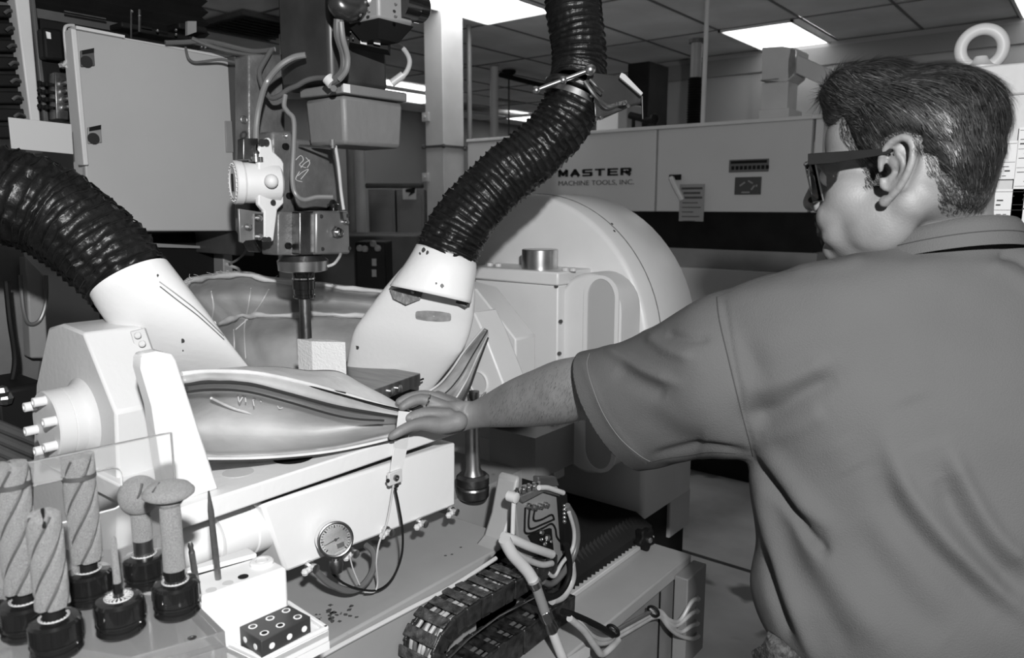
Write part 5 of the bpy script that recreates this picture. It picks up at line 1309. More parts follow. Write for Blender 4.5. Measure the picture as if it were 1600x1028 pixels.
    cab('pipe', [(788, 842, -.775), (800, 865, -.77), (815, 882, -.765), (826, 895, -.76), (836, 912, -.755)], .011, PALE, 'thick pale pipe going down from the tray end', 'pale pipes')
    cab('pipe', [(836, 912, -.755), (844, 935, -.75), (852, 958, -.745)], .0095, GREY, 'grey rubber section in the middle of the thick pipe', 'pale pipes')
    cab('pipe', [(856, 965, -.745), (868, 1000, -.735), (884, 1040, -.725)], .009, PALE, 'lower pale pipe running out at the bottom edge', 'pale pipes')
    cab('pipe', [(795, 855, -.785), (815, 870, -.78), (845, 882, -.78), (862, 880, -.785)], .006, PCABLE, 'thin pale pipe under the upper crossing pipe', 'pale pipes')
    q = PX(836, 912, -.75); ax = (PX(852, 950, -.745) - PX(830, 900, -.76)).normalized()
    tag(obj('hose_band', MB().lathe(q - ax * .006, ax, [(0, .012), (.012, .012)], 18), STEEL), 'steel band around the thick pipe, upper one', 'band')
    q = PX(853, 962, -.745)
    t = thing('pipe_coupling', q, 'steel hexagonal coupling joining grey section and lower pipe', 'coupling')
    obj('nut', MB().lathe(q - ax * .012, ax, [(0, .012), (.012, .013), (.024, .012)], 6), STEEL, t, bevel=.001)
    obj('collar', MB().lathe(q + ax * .012, ax, [(0, .010), (.010, .012), (.022, .012), (.026, .009)], 16), DSTEEL, t)
build_right_head()
build_chain()


# ================================================================== foreground tool rack
def build_rack():
    zr = 1.205
    glass = bpy.data.materials.new('clear_acrylic'); glass.use_nodes = True; b = glass.node_tree.nodes['Principled BSDF']
    b.inputs['Base Color'].default_value = (.85, .85, .85, 1); b.inputs['Transmission Weight'].default_value = .86; b.inputs['Roughness'].default_value = .06; b.inputs['IOR'].default_value = 1.15
    P_ = [PZ(352, 986, zr), PZ(150, 1034, zr), PZ(-90, 1110, zr), PZ(-90, 960, zr), PZ(300, 938, zr)]
    t = thing('acrylic_rack', (P_[0].x - .1, P_[0].y - .05, zr - .06), 'clear acrylic stand holding the abrasive tools, bottom left', 'rack')
    obj('top_slab', MB().prism([PZ(352, 986, zr), PZ(60, 1068, zr), PZ(-140, 960, zr), PZ(105, 900, zr), PZ(290, 925, zr)], (0, 0, -.016)), glass, t, bevel=.001)
    e0, e1 = PZ(352, 986, zr), PZ(60, 1068, zr)
    obj('front_slab', MB().prism([e0 - Z * .016, e1 - Z * .016, e1 - Z * .09, e0 - Z * .09], (-.012, .006, 0)), glass, t, bevel=.001)
    e2 = PZ(290, 925, zr); obj('side_slab', MB().prism([e0 - Z * .016, e2 - Z * .016, e2 - Z * .09, e0 - Z * .09], (-.008, -.008, 0)), glass, t)
    obj('screw', MB().lathe(PZ(300, 997, zr + .0002), Z, [(0, .004), (.0006, .004), (.0006, .0024), (.0002, .002)], 14), STEEL, t)
    # guard pane with a rounded window
    d0 = .80
    A = PD(268, 676, d0); 
    dirv = (PD(0, 725, .69) - A); dirv.z = 0; dirv.normalize(); nrm = dirv.cross(Z) * .005
    pane = MB(); L = .32; zt = A.z; zb = zr - .0
    outer = [A - dirv * 0, A + dirv * L, Vector(((A + dirv * L).x, (A + dirv * L).y, zb)), Vector((A.x, A.y, zb))]
    # window corners in the pane plane
    s1 = .052; zwt = PD(190, 727, .77).z; zwb = PD(190, 795, .77).z
    def loc(s, z): p = A + dirv * s; return Vector((p.x, p.y, z))
    w_ = []; rc = .010
    for cx_, cz_, a0 in ((s1 + rc, zwt - rc, PI / 2), (L - .03 - rc, zwt - rc, 0), (L - .03 - rc, zwb + rc, -PI / 2), (s1 + rc, zwb + rc, PI)):
        for k in range(7):
            a = a0 - (PI / 2) * k / 6 if False else a0
    def rr_ring(s0, s1_, z0, z1, r, n=6):
        out = []
        for (cs, cz_, a0) in ((s0 + r, z1 - r, PI), (s1_ - r, z1 - r, PI / 2), (s1_ - r, z0 + r, 0), (s0 + r, z0 + r, -PI / 2)):
            for k in range(n + 1):
                a = a0 - (PI / 2) * k / n; out.append((cs + r * math.cos(a), cz_ + r * math.sin(a)))
        return out
    inn = rr_ring(s1, L - .03, zwb, zwt, rc); out_ = rr_ring(0, L, zb, zt, .001)
    rows = [[loc(*p) for p in out_], [loc(*p) for p in inn], [loc(*p) + nrm for p in inn], [loc(*p) + nrm for p in out_], [loc(*p) for p in out_]]
    obj('guard_pane', MB().loft(rows, closed=True, cap=False), glass, t, smooth=25)
    ed = mat('acrylic_edge', .5, .3)
    m = MB().rings([loc(*p) + nrm * .5 for p in inn + inn[:1]], lambda u: .0012, 6); obj('window_edge', m, ed, t)
    m = MB().rings([loc(0, zb), loc(0, zt)], lambda u: .0008, 6).rings([loc(0, zt), loc(L, zt)], lambda u: .0006, 6); obj('pane_edge', m, GREY, t)
    st = thing('steel_pedestal', (P_[0].x - .15, P_[0].y - .08, 0), 'plain steel pedestal carrying the acrylic stand, under bottom left', 'stand')
    cpx = PZ(120, 1000, zr); obj('post', MB().box((cpx.x - .05, cpx.y - .05, .02), (cpx.x + .05, cpx.y + .05, zr - .105)), GREY, st, bevel=.004)
    obj('shelf', MB().prism([v - Z * .09 for v in (PZ(352, 986, zr), PZ(60, 1068, zr), PZ(-140, 960, zr), PZ(105, 900, zr), PZ(290, 925, zr))], (0, 0, -.012)), PALE, st)
    obj('foot', MB().box((cpx.x - .12, cpx.y - .12, 0), (cpx.x + .12, cpx.y + .06, .02)), DGREY, st, bevel=.004)
    # tool bases (one built, others copied), tools of different shapes
    BR = .0215
    def base_parts(par):
        prof = [(0, .017), (.0, .020), (.003, .0215), (.006, .0205), (.0075, .0185), (.0095, .0185), (.0105, .0215), (.0115, .0205), (.013, .0205), (.0145, .0215), (.030, .0215), (.0325, .0195), (.034, .013)]
        obj('holder_body', MB().lathe(origin_of(par), Z, prof, 40), BLKGLOSS, par, smooth=28)
        m = MB(); o = origin_of(par)
        for k in range(8):
            a = 2 * PI * k / 8 + .2; d = Vector((math.cos(a), math.sin(a), 0)); e = Vector((-d.y, d.x, 0)) * .0016
            m.prism([o + d * .0212 - e + Z * .0165, o + d * .0212 + e + Z * .0165, o + d * .0212 + e + Z * .029, o + d * .0212 - e + Z * .029], d * .0009)
        obj('flat', m, BLKGLOSS, par)
        m = MB().lathe(o + Z * .0335, Z, [(0, .0125), (.0012, .0125), (.0012, .0105), (.0002, .0105)], 32); obj('white_ring', m, PALE, par)
        m = MB()
        for k in range(22):
            a = 2 * PI * k / 22; d = Vector((math.cos(a), math.sin(a), 0)); m.ball(o + d * .0115 + Z * .0347, .0008, 6)
        obj('ring_number', m, DSTEEL, par)
    def spiral(c, z0, z1, R, turns=.9, n=4, dome=0.0):
        m = MB(); steps = 60; seg = 60; rows = []
        for j in range(steps + 1):
            u = j / steps; z = z0 + (z1 - z0) * u
            rz = R
            if dome and z > z1 - dome: q = (z - (z1 - dome)) / dome; rz = R * math.sqrt(max(0.02, 1 - q * q))
            row_ = []
            for k in range(seg):
                a = 2 * PI * k / seg; ph = ((a * n / (2 * PI)) - turns * n * (z - z0) / (2 * PI * R) / 1.35) % 1.0
                g = .0036 * math.exp(-((ph - .5) / .10) ** 2)
                row_.append(Vector((c.x + (rz - g) * math.cos(a), c.y + (rz - g) * math.sin(a), z)))
            rows.append(row_)
        return m.loft(rows, closed=True)
    tools = [
        ('mushroom', 278, 957, .735, 'mushroom-headed abrasive tool in black holder, frontmost at right'),
        ('ball', 229, 912, .81, 'ball-headed abrasive tool in holder behind the acrylic pane'),
        ('thin', 190, 985, .70, 'thin rod abrasive tool in black holder, front centre'),
        ('rough', 90, 1018, .68, 'domed spiral-fluted abrasive tool with slot, front left'),
        ('tall', 142, 938, .79, 'tall spiral abrasive tool behind window of the acrylic pane'),
        ('tall', 44, 990, .75, 'tall spiral abrasive tool near the left edge, behind the pane'),
        ('rough', -22, 985, .72, 'spiral abrasive tool cut off by the left picture edge'),
        ]
    for kind, px, py, d, l in tools:
        q = PZ(px, py, zr); 
        t = thing('abrasive_tool', (q.x, q.y, zr), l, 'cutting tool', 'abrasive tools in the acrylic rack')
        base_parts(t); c = Vector((q.x, q.y, 0)); dd = (q - CAM).dot(CF)
        def zr_(ypx, xpx=px): # height above the base point for a pixel row
            v0 = Vector((q.x, q.y, zr)); lo, hi = zr, zr + .5
            for _ in range(40):
                mid = (lo + hi) / 2; v = Vector((q.x, q.y, mid)) - CAM; yy = 514 - FPX * v.dot(CU) / v.dot(CF)
                if yy > ypx: lo = mid
                else: hi = mid
            return lo
        if kind == 'mushroom':
            obj('shank', MB().lathe(c + Z * (zr + .034), Z, [(0, .0098), (zr_(888) - zr - .034, .0098)], 28), BLKGLOSS, t)
            obj('stem', MB().lathe(c + Z * zr_(888), Z, [(0, .0102), (zr_(790) - zr_(888), .0095), (zr_(784) - zr_(888), .0125), (zr_(780) - zr_(888), .012)], 28), DIAMOND, t)
            z0 = zr_(780); h = zr_(752) - z0
            obj('head', MB().lathe(c + Z * z0, Z, [(0, .010), (h * .12, .019), (h * .3, .0232), (h * .45, .0235), (h * .75, .019), (h * .95, .010), (h, .003)], 40), DIAMOND, t, smooth=60)
            obj('head_slot', MB().tube([c + Z * (z0 + h + .0003) + Vector((-.004, -.006, -.001)), c + Z * (z0 + h) + Vector((.006, -.018, -.004))], .0009, n=6), DGREY, t)
        elif kind == 'ball':
            obj('shank', MB().lathe(c + Z * (zr + .034), Z, [(0, .0098), (zr_(842) - zr - .034, .0098)], 28), DSTEEL, t)
            obj('stem', MB().lathe(c + Z * zr_(842), Z, [(0, .0098), (zr_(800) - zr_(842), .0098)], 28), DIAMOND, t)
            z0 = (zr_(744) + zr_(803)) / 2; obj('head', MB().ball(c + Z * z0, (zr_(744) - zr_(803)) / 2, 36), DIAMOND, t, smooth=60)
            obj('head_slot', MB().tube([c + Z * z0 + (CAM - c - Z * z0).normalized() * .0198 + CU * .012 + CR * .003, c + Z * z0 + (CAM - c - Z * z0).normalized() * .0212, c + Z * z0 + (CAM - c - Z * z0).normalized() * .0185 - CU * .010 - CR * .006], .0012, n=6), DGREY, t)
        elif kind == 'thin':
            obj('sleeve', MB().lathe(c + Z * (zr + .034), Z, [(0, .0045), (zr_(910) - zr - .034, .0042)], 20), BLKGLOSS, t)
            obj('rod', MB().lathe(c + Z * zr_(910), Z, [(0, .0034), (zr_(842) - zr_(910), .0026), (zr_(838) - zr_(910), .0015)], 18), DIAMOND, t)
            m = MB()
            for k in range(16):
                a = 2 * PI * k / 16; dv = Vector((math.cos(a), math.sin(a), 0)); ev = Vector((-dv.y, dv.x, 0)) * .0006; o = c + Z * (zr + .0347)
                m.prism([o + dv * .005 - ev, o + dv * .0105 - ev * 1.6, o + dv * .0105 + ev * 1.6, o + dv * .005 + ev], Z * .0004)
            obj('sunburst_mark', m, PALE, t)
        else:
            tp = {'rough': 795, 'tall': 708}[kind]
            if px == 44: tp = 722
            if px < 0: tp = 860
            R = {'rough': .0140, 'tall': .0150}[kind]
            zn = zr + .045
            obj('neck', MB().lathe(c + Z * (zr + .034), Z, [(0, .009), (.011, .009)], 24), BLACK, t)
            obj('fluted_body', spiral(c, zn, zr_(tp), R, dome=.008 if kind == 'rough' else .0012), DIAMOND, t, smooth=50)
            z1_ = zr_(tp) - .006
            for k in range(4):
                hx = []
                for q_ in range(41):
                    z_ = zn + .001 + (z1_ - zn) * q_ / 40; a_ = (.5 + k) * PI / 2 + .9 * (z_ - zn) / (1.35 * R); hx.append(Vector((c.x + (R - .0032) * math.cos(a_), c.y + (R - .0032) * math.sin(a_), z_)))
                obj('flute_shade', MB().rings(hx, lambda u: .0015, 8), DGREY, t)  # dark tubes sunk in the grooves, painting in their shade
            if kind == 'rough' and px > 0: 
                o = c + Z * (zr_(tp) - .001); vv = (CAM - o); vv.z = 0; vv.normalize()
                obj('end_slot', MB().tube([o + vv * .002 + Z * .0012, o + vv * .0105 - Z * .003, o + vv * .0142 - Z * .011], .0016, n=6), BLACK, t)
            else:
                obj('dark_band', MB().lathe(c + Z * zr_(tp + 38), Z, [(0, R + .0004), (.0045, R + .0004)], 36), DGREY, t)
    # white plastic holder and tray
    zt = 1.205
    def at(x, y, z): return PZ(x, y, z)
    ztop = 1.190; zbt = 1.120
    a = at(312, 935, ztop); b_ = at(449, 886, ztop); c_ = at(414, 866, ztop); e = at(280, 905, ztop)
    t = thing('plastic_holder', (a + c_) / 2 - Z * .07, 'white plastic tool holder block with round cap and holes', 'holder')
    obj('block', MB().prism([a, b_, c_, e], (0, 0, zbt - ztop)), PLASTIC, t, bevel=.004)
    obj('back_ledge', MB().prism([at(402, 872, ztop), at(388, 862, ztop), at(282, 898, ztop), at(287, 903, ztop)], (0, 0, .006)), PLASTIC, t, bevel=.0015)
    cc = at(409, 881, ztop)
    cp = obj('round_cap', MB().lathe(cc, Z, [(0, .0135), (.003, .0135), (.0045, .012), (.005, .008), (.004, .007), (.004, .003)], 36), PLASTIC, t, smooth=30)
    obj('cap_mark', MB().torus(cc + Z * .0046, Z, .0065, .0006, 24, 6), PALE, cp)
    for px, py, rr_ in ((380, 901, .0058), (356, 911, .0058), (330, 922, .0058)):
        q = at(px, py, ztop + .0002); obj('hole', MB().lathe(q, Z, [(0, rr_), (.0004, rr_)], 20), BLACK if px == 380 else mat('hole_shade', .45, .5), t)
    # tray
    zz = 1.122
    tr = [at(300, 985, zz), at(409, 1036, zz), at(514, 984, zz), at(452, 943, zz)]
    ctr = sum(tr, Vector()) / 4
    t = thing('white_tray', ctr - Z * .012, 'white plastic tray with raised lip holding the drilled block', 'tray')
    obj('tray_floor', MB().prism(tr, (0, 0, -.008)), PLASTIC, t, bevel=.001)
    for i, j in ((1, 2), (2, 3), (0, 1)):
        u = (tr[j] - tr[i]).normalized(); nn = Vector((-u.y, u.x, 0)); nn = nn if nn.dot(ctr - tr[i]) > 0 else -nn
        obj('lip', MB().prism([tr[i], tr[j], tr[j] + nn * .005, tr[i] + nn * .005], (0, 0, .005)).prism([tr[i] - Z * .014, tr[j] - Z * .014, tr[j] - Z * .014 + nn * .004, tr[i] - Z * .014 + nn * .004], (0, 0, .014)), PLASTIC, t, bevel=.001)
    obj('under_shelf', MB().prism([v - Z * .014 for v in tr], (0, 0, -.01)), PLASTIC, t)
    cpx = ctr; st = thing('tray_stand', (cpx.x, cpx.y, 0), 'slim steel post holding up the white tray', 'stand')
    obj('post', MB().cyl((cpx.x, cpx.y, .0), (cpx.x, cpx.y, zz - .024), .02, n=16), GREY, st)
    obj('foot', MB().cyl((cpx.x, cpx.y, .0), (cpx.x, cpx.y, .02), .09, n=24), DGREY, st)
    # drilled block
    zk = zz + .024
    q = [at(374, 979, zk), at(408, 1002, zk), at(485, 963, zk), at(451, 945, zk)]
    t = thing('drilled_block', sum(q, Vector()) / 4 - Z * .022, 'dark rectangular metal block drilled with pale round holes', 'block')
    obj('body', MB().prism(q, (0, 0, -.0225)), mat('anodised_dark', .045, .4, .3, mottle=.2), t, bevel=.0008)
    for px, py in ((395, 979), (422, 966), (447, 954), (413, 989), (438, 977), (465, 964)):
        c = at(px, py, zk + .0002); obj('drilled_hole', MB().lathe(c, Z, [(0, .0048), (.0003, .0048)], 20), WHITE, t)
        obj('hole_depth', MB().lathe(c + Z * .0003, Z, [(0, .0032), (.0002, .0032)], 16), BLACK if px in (438, 413) else DGREY, t)
    for (i, j, fs) in ((0, 1, (.25, .72)), (1, 2, (.2, .55, .86))):
        u = (q[j] - q[i]); nn = Vector((-u.y, u.x, 0)).normalized(); cen = sum(q, Vector()) / 4; nn = nn if nn.dot(q[i] - cen) > 0 else -nn
        for f_ in fs: obj('drilled_hole', MB().lathe(q[i] + u * f_ - Z * .011, nn, [(-.001, .0034), (.0004, .0034)], 18), WHITE, t)
    # rods standing in the holder
    def rod(x0, y0, x1, y1, z, r, l, kind):
        p = at(x0, y0, z); d = (p - CAM).dot(CF); p1 = PD(x1, y1, d * .985)
        t = thing('steel_rod', p, l, 'rod', 'rods in the white holder'); L = (p1 - p).length
        if kind == 'point': obj('shaft', MB().lathe(p, p1 - p, [(0, r), (L - .022, r * .95), (L - .003, r * .35), (L, r * .3)], 6), GRITPLAIN, t)
        else:
            obj('shaft', MB().lathe(p, p1 - p, [(0, r), (L - .012, r * .95)], 16), GRITPLAIN, t); obj('tip', MB().lathe(p + (p1 - p).normalized() * (L - .012), p1 - p, [(0, r), (.004, r * .7), (.008, r * .9), (.012, r * .5)], 16), STEEL, t)
    rod(341, 905, 326, 767, ztop, .0036, 'long pointed grey rod standing in the white holder', 'point')
    rod(308, 917, 297, 847, ztop, .0034, 'short round-tipped steel rod left of the pointed rod', 'round')
build_rack()


# ================================================================== the man
def from_mb(mb, name='tmp'):
    me = bpy.data.meshes.new(name); me.from_pydata([tuple(v) for v in mb.v], [], mb.f); me.validate()
    bm = bmesh.new(); bm.from_mesh(me); bmesh.ops.recalc_face_normals(bm, faces=bm.faces); bm.to_mesh(me); bm.free()
    return me


def remesh(mb, voxel, smooth_it=4, fac=.6):
    me = from_mb(mb); o = bpy.data.objects.new('tmp', me); COL.objects.link(o)
    m = o.modifiers.new('r', 'REMESH'); m.mode = 'VOXEL'; m.voxel_size = voxel
    s = o.modifiers.new('s', 'SMOOTH'); s.iterations = smooth_it; s.factor = fac
    dg = bpy.context.evaluated_depsgraph_get(); out = bpy.data.meshes.new_from_object(o.evaluated_get(dg))
    bpy.data.objects.remove(o); bpy.data.meshes.remove(me)
    return out


def mesh_obj(name, me, m, parent, **kw):
    org = origin_of(parent); me.transform(Matrix.Translation(-org)); me.materials.clear(); me.materials.append(m); me.name = name
    me.polygons.foreach_set('use_smooth', [True] * len(me.polygons))
    o = bpy.data.objects.new(name, me); COL.objects.link(o); o.parent = parent; tag(o, **kw); return o


def ellipsoid(mb, M, c, r, n=24):
    vs = []; m = n // 2; fs = []
    for j in range(1, m):
        th = PI * j / m
        for k in range(n):
            a = 2 * PI * k / n; vs.append(M @ Vector((c[0] + r[0] * math.sin(th) * math.cos(a), c[1] + r[1] * math.sin(th) * math.sin(a), c[2] + r[2] * math.cos(th))))
    t = len(vs); vs += [M @ Vector((c[0], c[1], c[2] + r[2])), M @ Vector((c[0], c[1], c[2] - r[2]))]
    for j in range(m - 2):
        for k in range(n): fs.append((j * n + k, (j + 1) * n + k, (j + 1) * n + (k + 1) % n, j * n + (k + 1) % n))
    for k in range(n): fs.append((t, k, (k + 1) % n)); fs.append((t + 1, (m - 2) * n + (k + 1) % n, (m - 2) * n + k))
    mb.add(vs, fs)


def chain(mb, pts, n=18, sub=4):
    """pts: (Vector, radius) tapered rounded limb"""
    cs = spline([p for p, r in pts], sub); rs = []
    for i in range(len(pts) - 1):
        for k in range(sub): rs.append(pts[i][1] + (pts[i + 1][1] - pts[i][1]) * k / sub)
    rs.append(pts[-1][1])
    mb.rings(cs, lambda u: rs[min(len(rs) - 1, int(round(u * (len(rs) - 1))))], n)
    for c, r in ((cs[0], rs[0]), (cs[-1], rs[-1])): mb.ball(c, r * .985, 14)


def build_man():
    skin = mat('skin', .155, .55, mottle=.13, mscale=28, bump=.12, bscale=420)
    hairm = mat('hair', .013, .6, mottle=.5, mscale=60, spec=.25)
    cloth = mat('shirt_cotton', .076, .85, mottle=.06, mscale=5, bump=.35, bscale=700, spec=.2)
    W = PD(1490, 1010, .95)
    man = thing('person', (W.x, W.y, 0), 'man in grey T-shirt and safety glasses reaching left to the part', 'person')
    # head frame
    th = math.radians(41); fh = Vector((CF.x, CF.y, 0)).normalized(); tilt = math.radians(5)
    F0 = -CR * math.cos(th) + fh * math.sin(th); L0 = -CR * math.sin(th) - fh * math.cos(th)
    Fw = (F0 * math.cos(tilt) - Z * math.sin(tilt)); Uw = (Z * math.cos(tilt) + F0 * math.sin(tilt))
    S = .985
    ear = PD(1388, 268, .865); O = ear - L0 * .078 * S
    M = Matrix(((Fw.x, L0.x, Uw.x, O.x), (Fw.y, L0.y, Uw.y, O.y), (Fw.z, L0.z, Uw.z, O.z), (0, 0, 0, 1))) @ Matrix.Scale(S, 4)
    h = lambda x, y, z: M @ Vector((x, y, z))
    b = MB()
    E_ = lambda c, r: ellipsoid(b, M, c, r)
    E_((-.016, 0, .050), (.087, .072, .070)); E_((.045, 0, .045), (.050, .056, .060)); E_((.052, 0, -.02), (.046, .052, .062))
    for s in (1, -1):
        E_((.052, s * .034, -.025), (.036, .030, .036)); E_((.022, s * .040, -.055), (.044, .026, .042)); E_((.082, s * .026, .020), (.016, .026, .010))
        E_((.078, s * .031, .003), (.013, .014, .012)); E_((.103, s * .012, -.032), (.010, .009, .008))
        E_((.072, s * .030, -.046), (.028, .026, .026))
    E_((.050, 0, -.078), (.046, .046, .034)); E_((.084, 0, -.090), (.018, .026, .018)); E_((.086, 0, -.055), (.018, .030, .024)); E_((.030, 0, -.092), (.045, .045, .022))
    E_((.068, .028, -.068), (.026, .024, .024)); E_((.068, -.028, -.068), (.026, .024, .024)); E_((.1005, 0, -.050), (.007, .022, .006)); E_((.099, 0, -.061), (.008, .020, .0065))
    chain(b, [(h(.092, 0, .018), .010 * S), (h(.106, 0, -.005), .0115 * S), (h(.116, 0, -.025), .0125 * S)])
    chain(b, [(h(-.035, 0, .0), .064), (PD(1462, 300, .95), .064), (PD(1456, 350, .955), .067), (PD(1460, 430, .955), .078)], n=28)
    chain(b, [(h(-.012, .042, -.035), .028), (PD(1410, 345, .925), .026), (PD(1405, 420, .95), .035)], n=20)
    # ears: rim, inner fold, bowl and lobe
    for s in (1, -1):
        e = lambda x, z, y=.080: h(x * .96 + (z * .30), s * y, z * 1.08 - .004)
        e = lambda x, z, y=.080: h(x - z * .28 - .002, s * y, z * 1.12 - .004)
        chain(b, [(e(.012, .006, .077), .0035), (e(.014, .020, .080), .0042), (e(.006, .032, .084), .0046), (e(-.008, .035, .088), .0048), (e(-.020, .026, .091), .0048), (e(-.023, .008, .091), .0046), (e(-.018, -.010, .087), .0044), (e(-.009, -.022, .083), .0045), (e(-.001, -.028, .080), .0055)], n=10)
        chain(b, [(e(-.002, .022, .082), .003), (e(-.012, .012, .084), .0034), (e(-.013, -.002, .083), .0034), (e(-.006, -.014, .081), .0034), (e(.004, -.012, .080), .0036), (e(.008, -.004, .078), .0036)], n=8)
        for (x, z, r) in ((-.006, .010, .013), (-.006, .022, .010), (-.006, -.010, .010)): ellipsoid(b, M, (x - z * .28 - .002, s * .073, z * 1.12), (r, .009, r), 14)
        chain(b, [(e(-.022, .020, .086), .003), (e(-.018, .015, .070), .008), (e(-.014, -.012, .068), .008)], n=8)
        ellipsoid(b, M, (.004, s * .079, -.034), (.0075, .0045, .008), 12)
    # torso core and arm
    sd = (CF * .78 + CR * .6).normalized()
    b.loft(smooth_rows(loft_px([((1400, 400), (1540, 395), .95, .055), ((1260, 450), (1660, 440), .95, .08), ((1190, 560), (1740, 560), .95, .10), ((1230, 760), (1740, 760), .95, .11), ((1260, 1040), (1720, 1040), .96, .11)], 32), 3), closed=True)
    arm = [((1190, 470), (1215, 660), .96, .062), ((1100, 505), (1140, 680), 1.0, .06), ((1010, 540), (1040, 690), 1.06, .056), ((940, 551), (975, 668), 1.11, .050), ((905, 556), (925, 655), 1.135, .046), ((868, 563), (884, 662), 1.17, .044), ((835, 577), (846, 666), 1.21, .041), ((807, 589), (812, 667), 1.245, .037), ((783, 602), (784, 668), 1.28, .032), ((762, 615), (758, 668), 1.30, .026), ((742, 626), (734, 671), 1.305, .023), ((722, 628), (712, 677), 1.30, .022)]
    b.loft(smooth_rows(loft_px(arm, 32, nd=sd), 3), closed=True)
    # hand
    hand = [((735, 626), (727, 673), 1.30, .022), ((712, 626), (702, 680), 1.295, .025), ((694, 627), (682, 677), 1.29, .026), ((676, 630), (666, 670), 1.29, .024), ((666, 636), (660, 664), 1.29, .018)]
    b.loft(smooth_rows(loft_px(hand, 28, nd=sd), 3), closed=True)
    def finger(L): chain(b, [(PD(x, y, d), r) for x, y, d, r in L], n=14)
    finger([(716, 658, 1.275, .017), (690, 664, 1.262, .0155), (664, 662, 1.245, .0118), (648, 664, 1.235, .0100), (632, 670, 1.225, .0088), (620, 677, 1.218, .0080), (612, 682, 1.216, .0066)])
    finger([(700, 650, 1.275, .014), (668, 646, 1.265, .0105), (652, 648, 1.258, .0094), (638, 653, 1.25, .0078)])
    finger([(704, 641, 1.29, .013), (680, 630, 1.285, .0112), (660, 624, 1.28, .0102), (642, 628, 1.27, .0092), (629, 636, 1.262, .0076)])
    finger([(708, 634, 1.31, .012), (686, 623, 1.315, .0106), (662, 618, 1.31, .0098), (640, 621, 1.30, .0088), (624, 628, 1.292, .0074)])
    finger([(726, 640, 1.315, .013), (710, 631, 1.345, .012), (696, 624, 1.37, .0105), (684, 617, 1.39, .0085)])
    me = remesh(b, .0024, 3, .5)
    Mi0 = M.inverted(); bm = bmesh.new(); bm.from_mesh(me)
    vv = [v for v in bm.verts if -.16 < (Mi0 @ v.co).z < .10 and abs((Mi0 @ v.co).y) < .0735 - (.0 if (Mi0 @ v.co).x > .02 else .004) and abs((Mi0 @ v.co).x) < .14]
    v1 = [v for v in vv if (Mi0 @ v.co).x < .088]
    for _ in range(28): bmesh.ops.smooth_vert(bm, verts=v1, factor=.6, use_axis_x=True, use_axis_y=True, use_axis_z=True)
    for _ in range(5): bmesh.ops.smooth_vert(bm, verts=vv, factor=.5, use_axis_x=True, use_axis_y=True, use_axis_z=True)
    bm.to_mesh(me); bm.free()
    body = mesh_obj('body', me, skin, man)
    bvh = bvh_of(body)
    rp = spline([PD(x, y, d) for x, y, d in ((668, 641, 1.362), (667, 634, 1.362), (668, 627, 1.366), (672, 622, 1.38))], 4)
    obj('finger_ring', MB().torus(PD(668, 626, 1.282), (PD(680, 630, 1.285) - PD(660, 624, 1.28)), .0118, .0013, 24, 6, 1.6), CHROME, man)
    # eye, eyebrow, moustache hints
    sd_ = 1
    obj('eye', MB().ball(h(.0835, .031, .004), .0105 * S, 16), mat('eye_white', .5, .2), man)
    obj('eye', MB().ball(h(.0835, -.031, .004), .0105 * S, 16), mat('eye_white', .5, .2), man)
    # ---------------- hair
    hb = MB()
    H_ = lambda c, r: ellipsoid(hb, M, c, r, 32)
    H_((-.016, 0, .053), (.095, .079, .076)); H_((.030, .0, .095), (.058, .062, .047)); H_((.060, .006, .104), (.036, .052, .036)); H_((-.052, 0, .022), (.050, .068, .060)); H_((-.025, 0, .074), (.056, .064, .050))
    H_((.076, .022, .070), (.020, .026, .022)); H_((-.060, 0, -.002), (.036, .056, .046)); H_((-.056, 0, .018), (.050, .064, .050))
    hm = remesh(hb, .004, 6, .6)
    Mi = M.inverted()
    # keep the hair clear of the face and of the area around the ear
    def hairline(p):
        x, y, z = p; ay = abs(y)
        if x > .030: return .058 + (.03 - max(0, .09 - x)) * .25 if x > .06 else (.002 + (x - .030) * 1.9)
        if x > .012: return -.006
        if x > -.035: return .034 - abs(x + .010) * .3
        if x > -.05: return .0
        return -.030 - (-.05 - x) * .55
    bm = bmesh.new(); bm.from_mesh(hm)
    for v in bm.verts:
        l = Mi @ v.co
        nz = noise.noise(Vector((l.x * 22, l.y * 60, l.z * 50))) * .0022 + noise.noise(l * 26) * .0025
        v.co += v.normal * nz
        dz = l.z - hairline(l)
        if dz < .022 :
            k = max(0.0, min(1.0, (.022 - dz) / .022)); c = M @ Vector((-.005, 0, max(-.02, min(.05, l.z))))
            v.co += (c - v.co).normalized() * .017 * k ** 1.3
    bmesh.ops.delete(bm, geom=[v for v in bm.verts if (Mi @ v.co).z < hairline(Mi @ v.co) - .010], context='VERTS')
    bm.normal_update(); bm.to_mesh(hm); bm.free()
    rr = random.Random(11)
    V = [(v.co.copy(), v.normal.copy()) for v in hm.vertices]
    cap = mesh_obj('hair', hm, hairm, man)
    st = MB(); sv = []; sf = []
    def strand(p, n, d, L, w_, curl, lift, segs=4):
        o = len(sv); side = n.cross(d).normalized() * w_; q = p.copy(); dd = d.copy()
        for k in range(segs + 1):
            u = k / segs; ww = side * (1 - u * .85)
            sv.append(q - ww + n * (.0006 + lift * math.sin(u * PI * .8))); sv.append(q + ww + n * (.0006 + lift * math.sin(u * PI * .8)))
            dd = (dd + curl * (1 / segs) - n * n.dot(dd) * .3).normalized(); q = q + dd * (L / segs) - n * (L * .10 / segs)
        for k in range(segs): sf.append((o + 2 * k, o + 2 * k + 1, o + 2 * k + 3, o + 2 * k + 2))
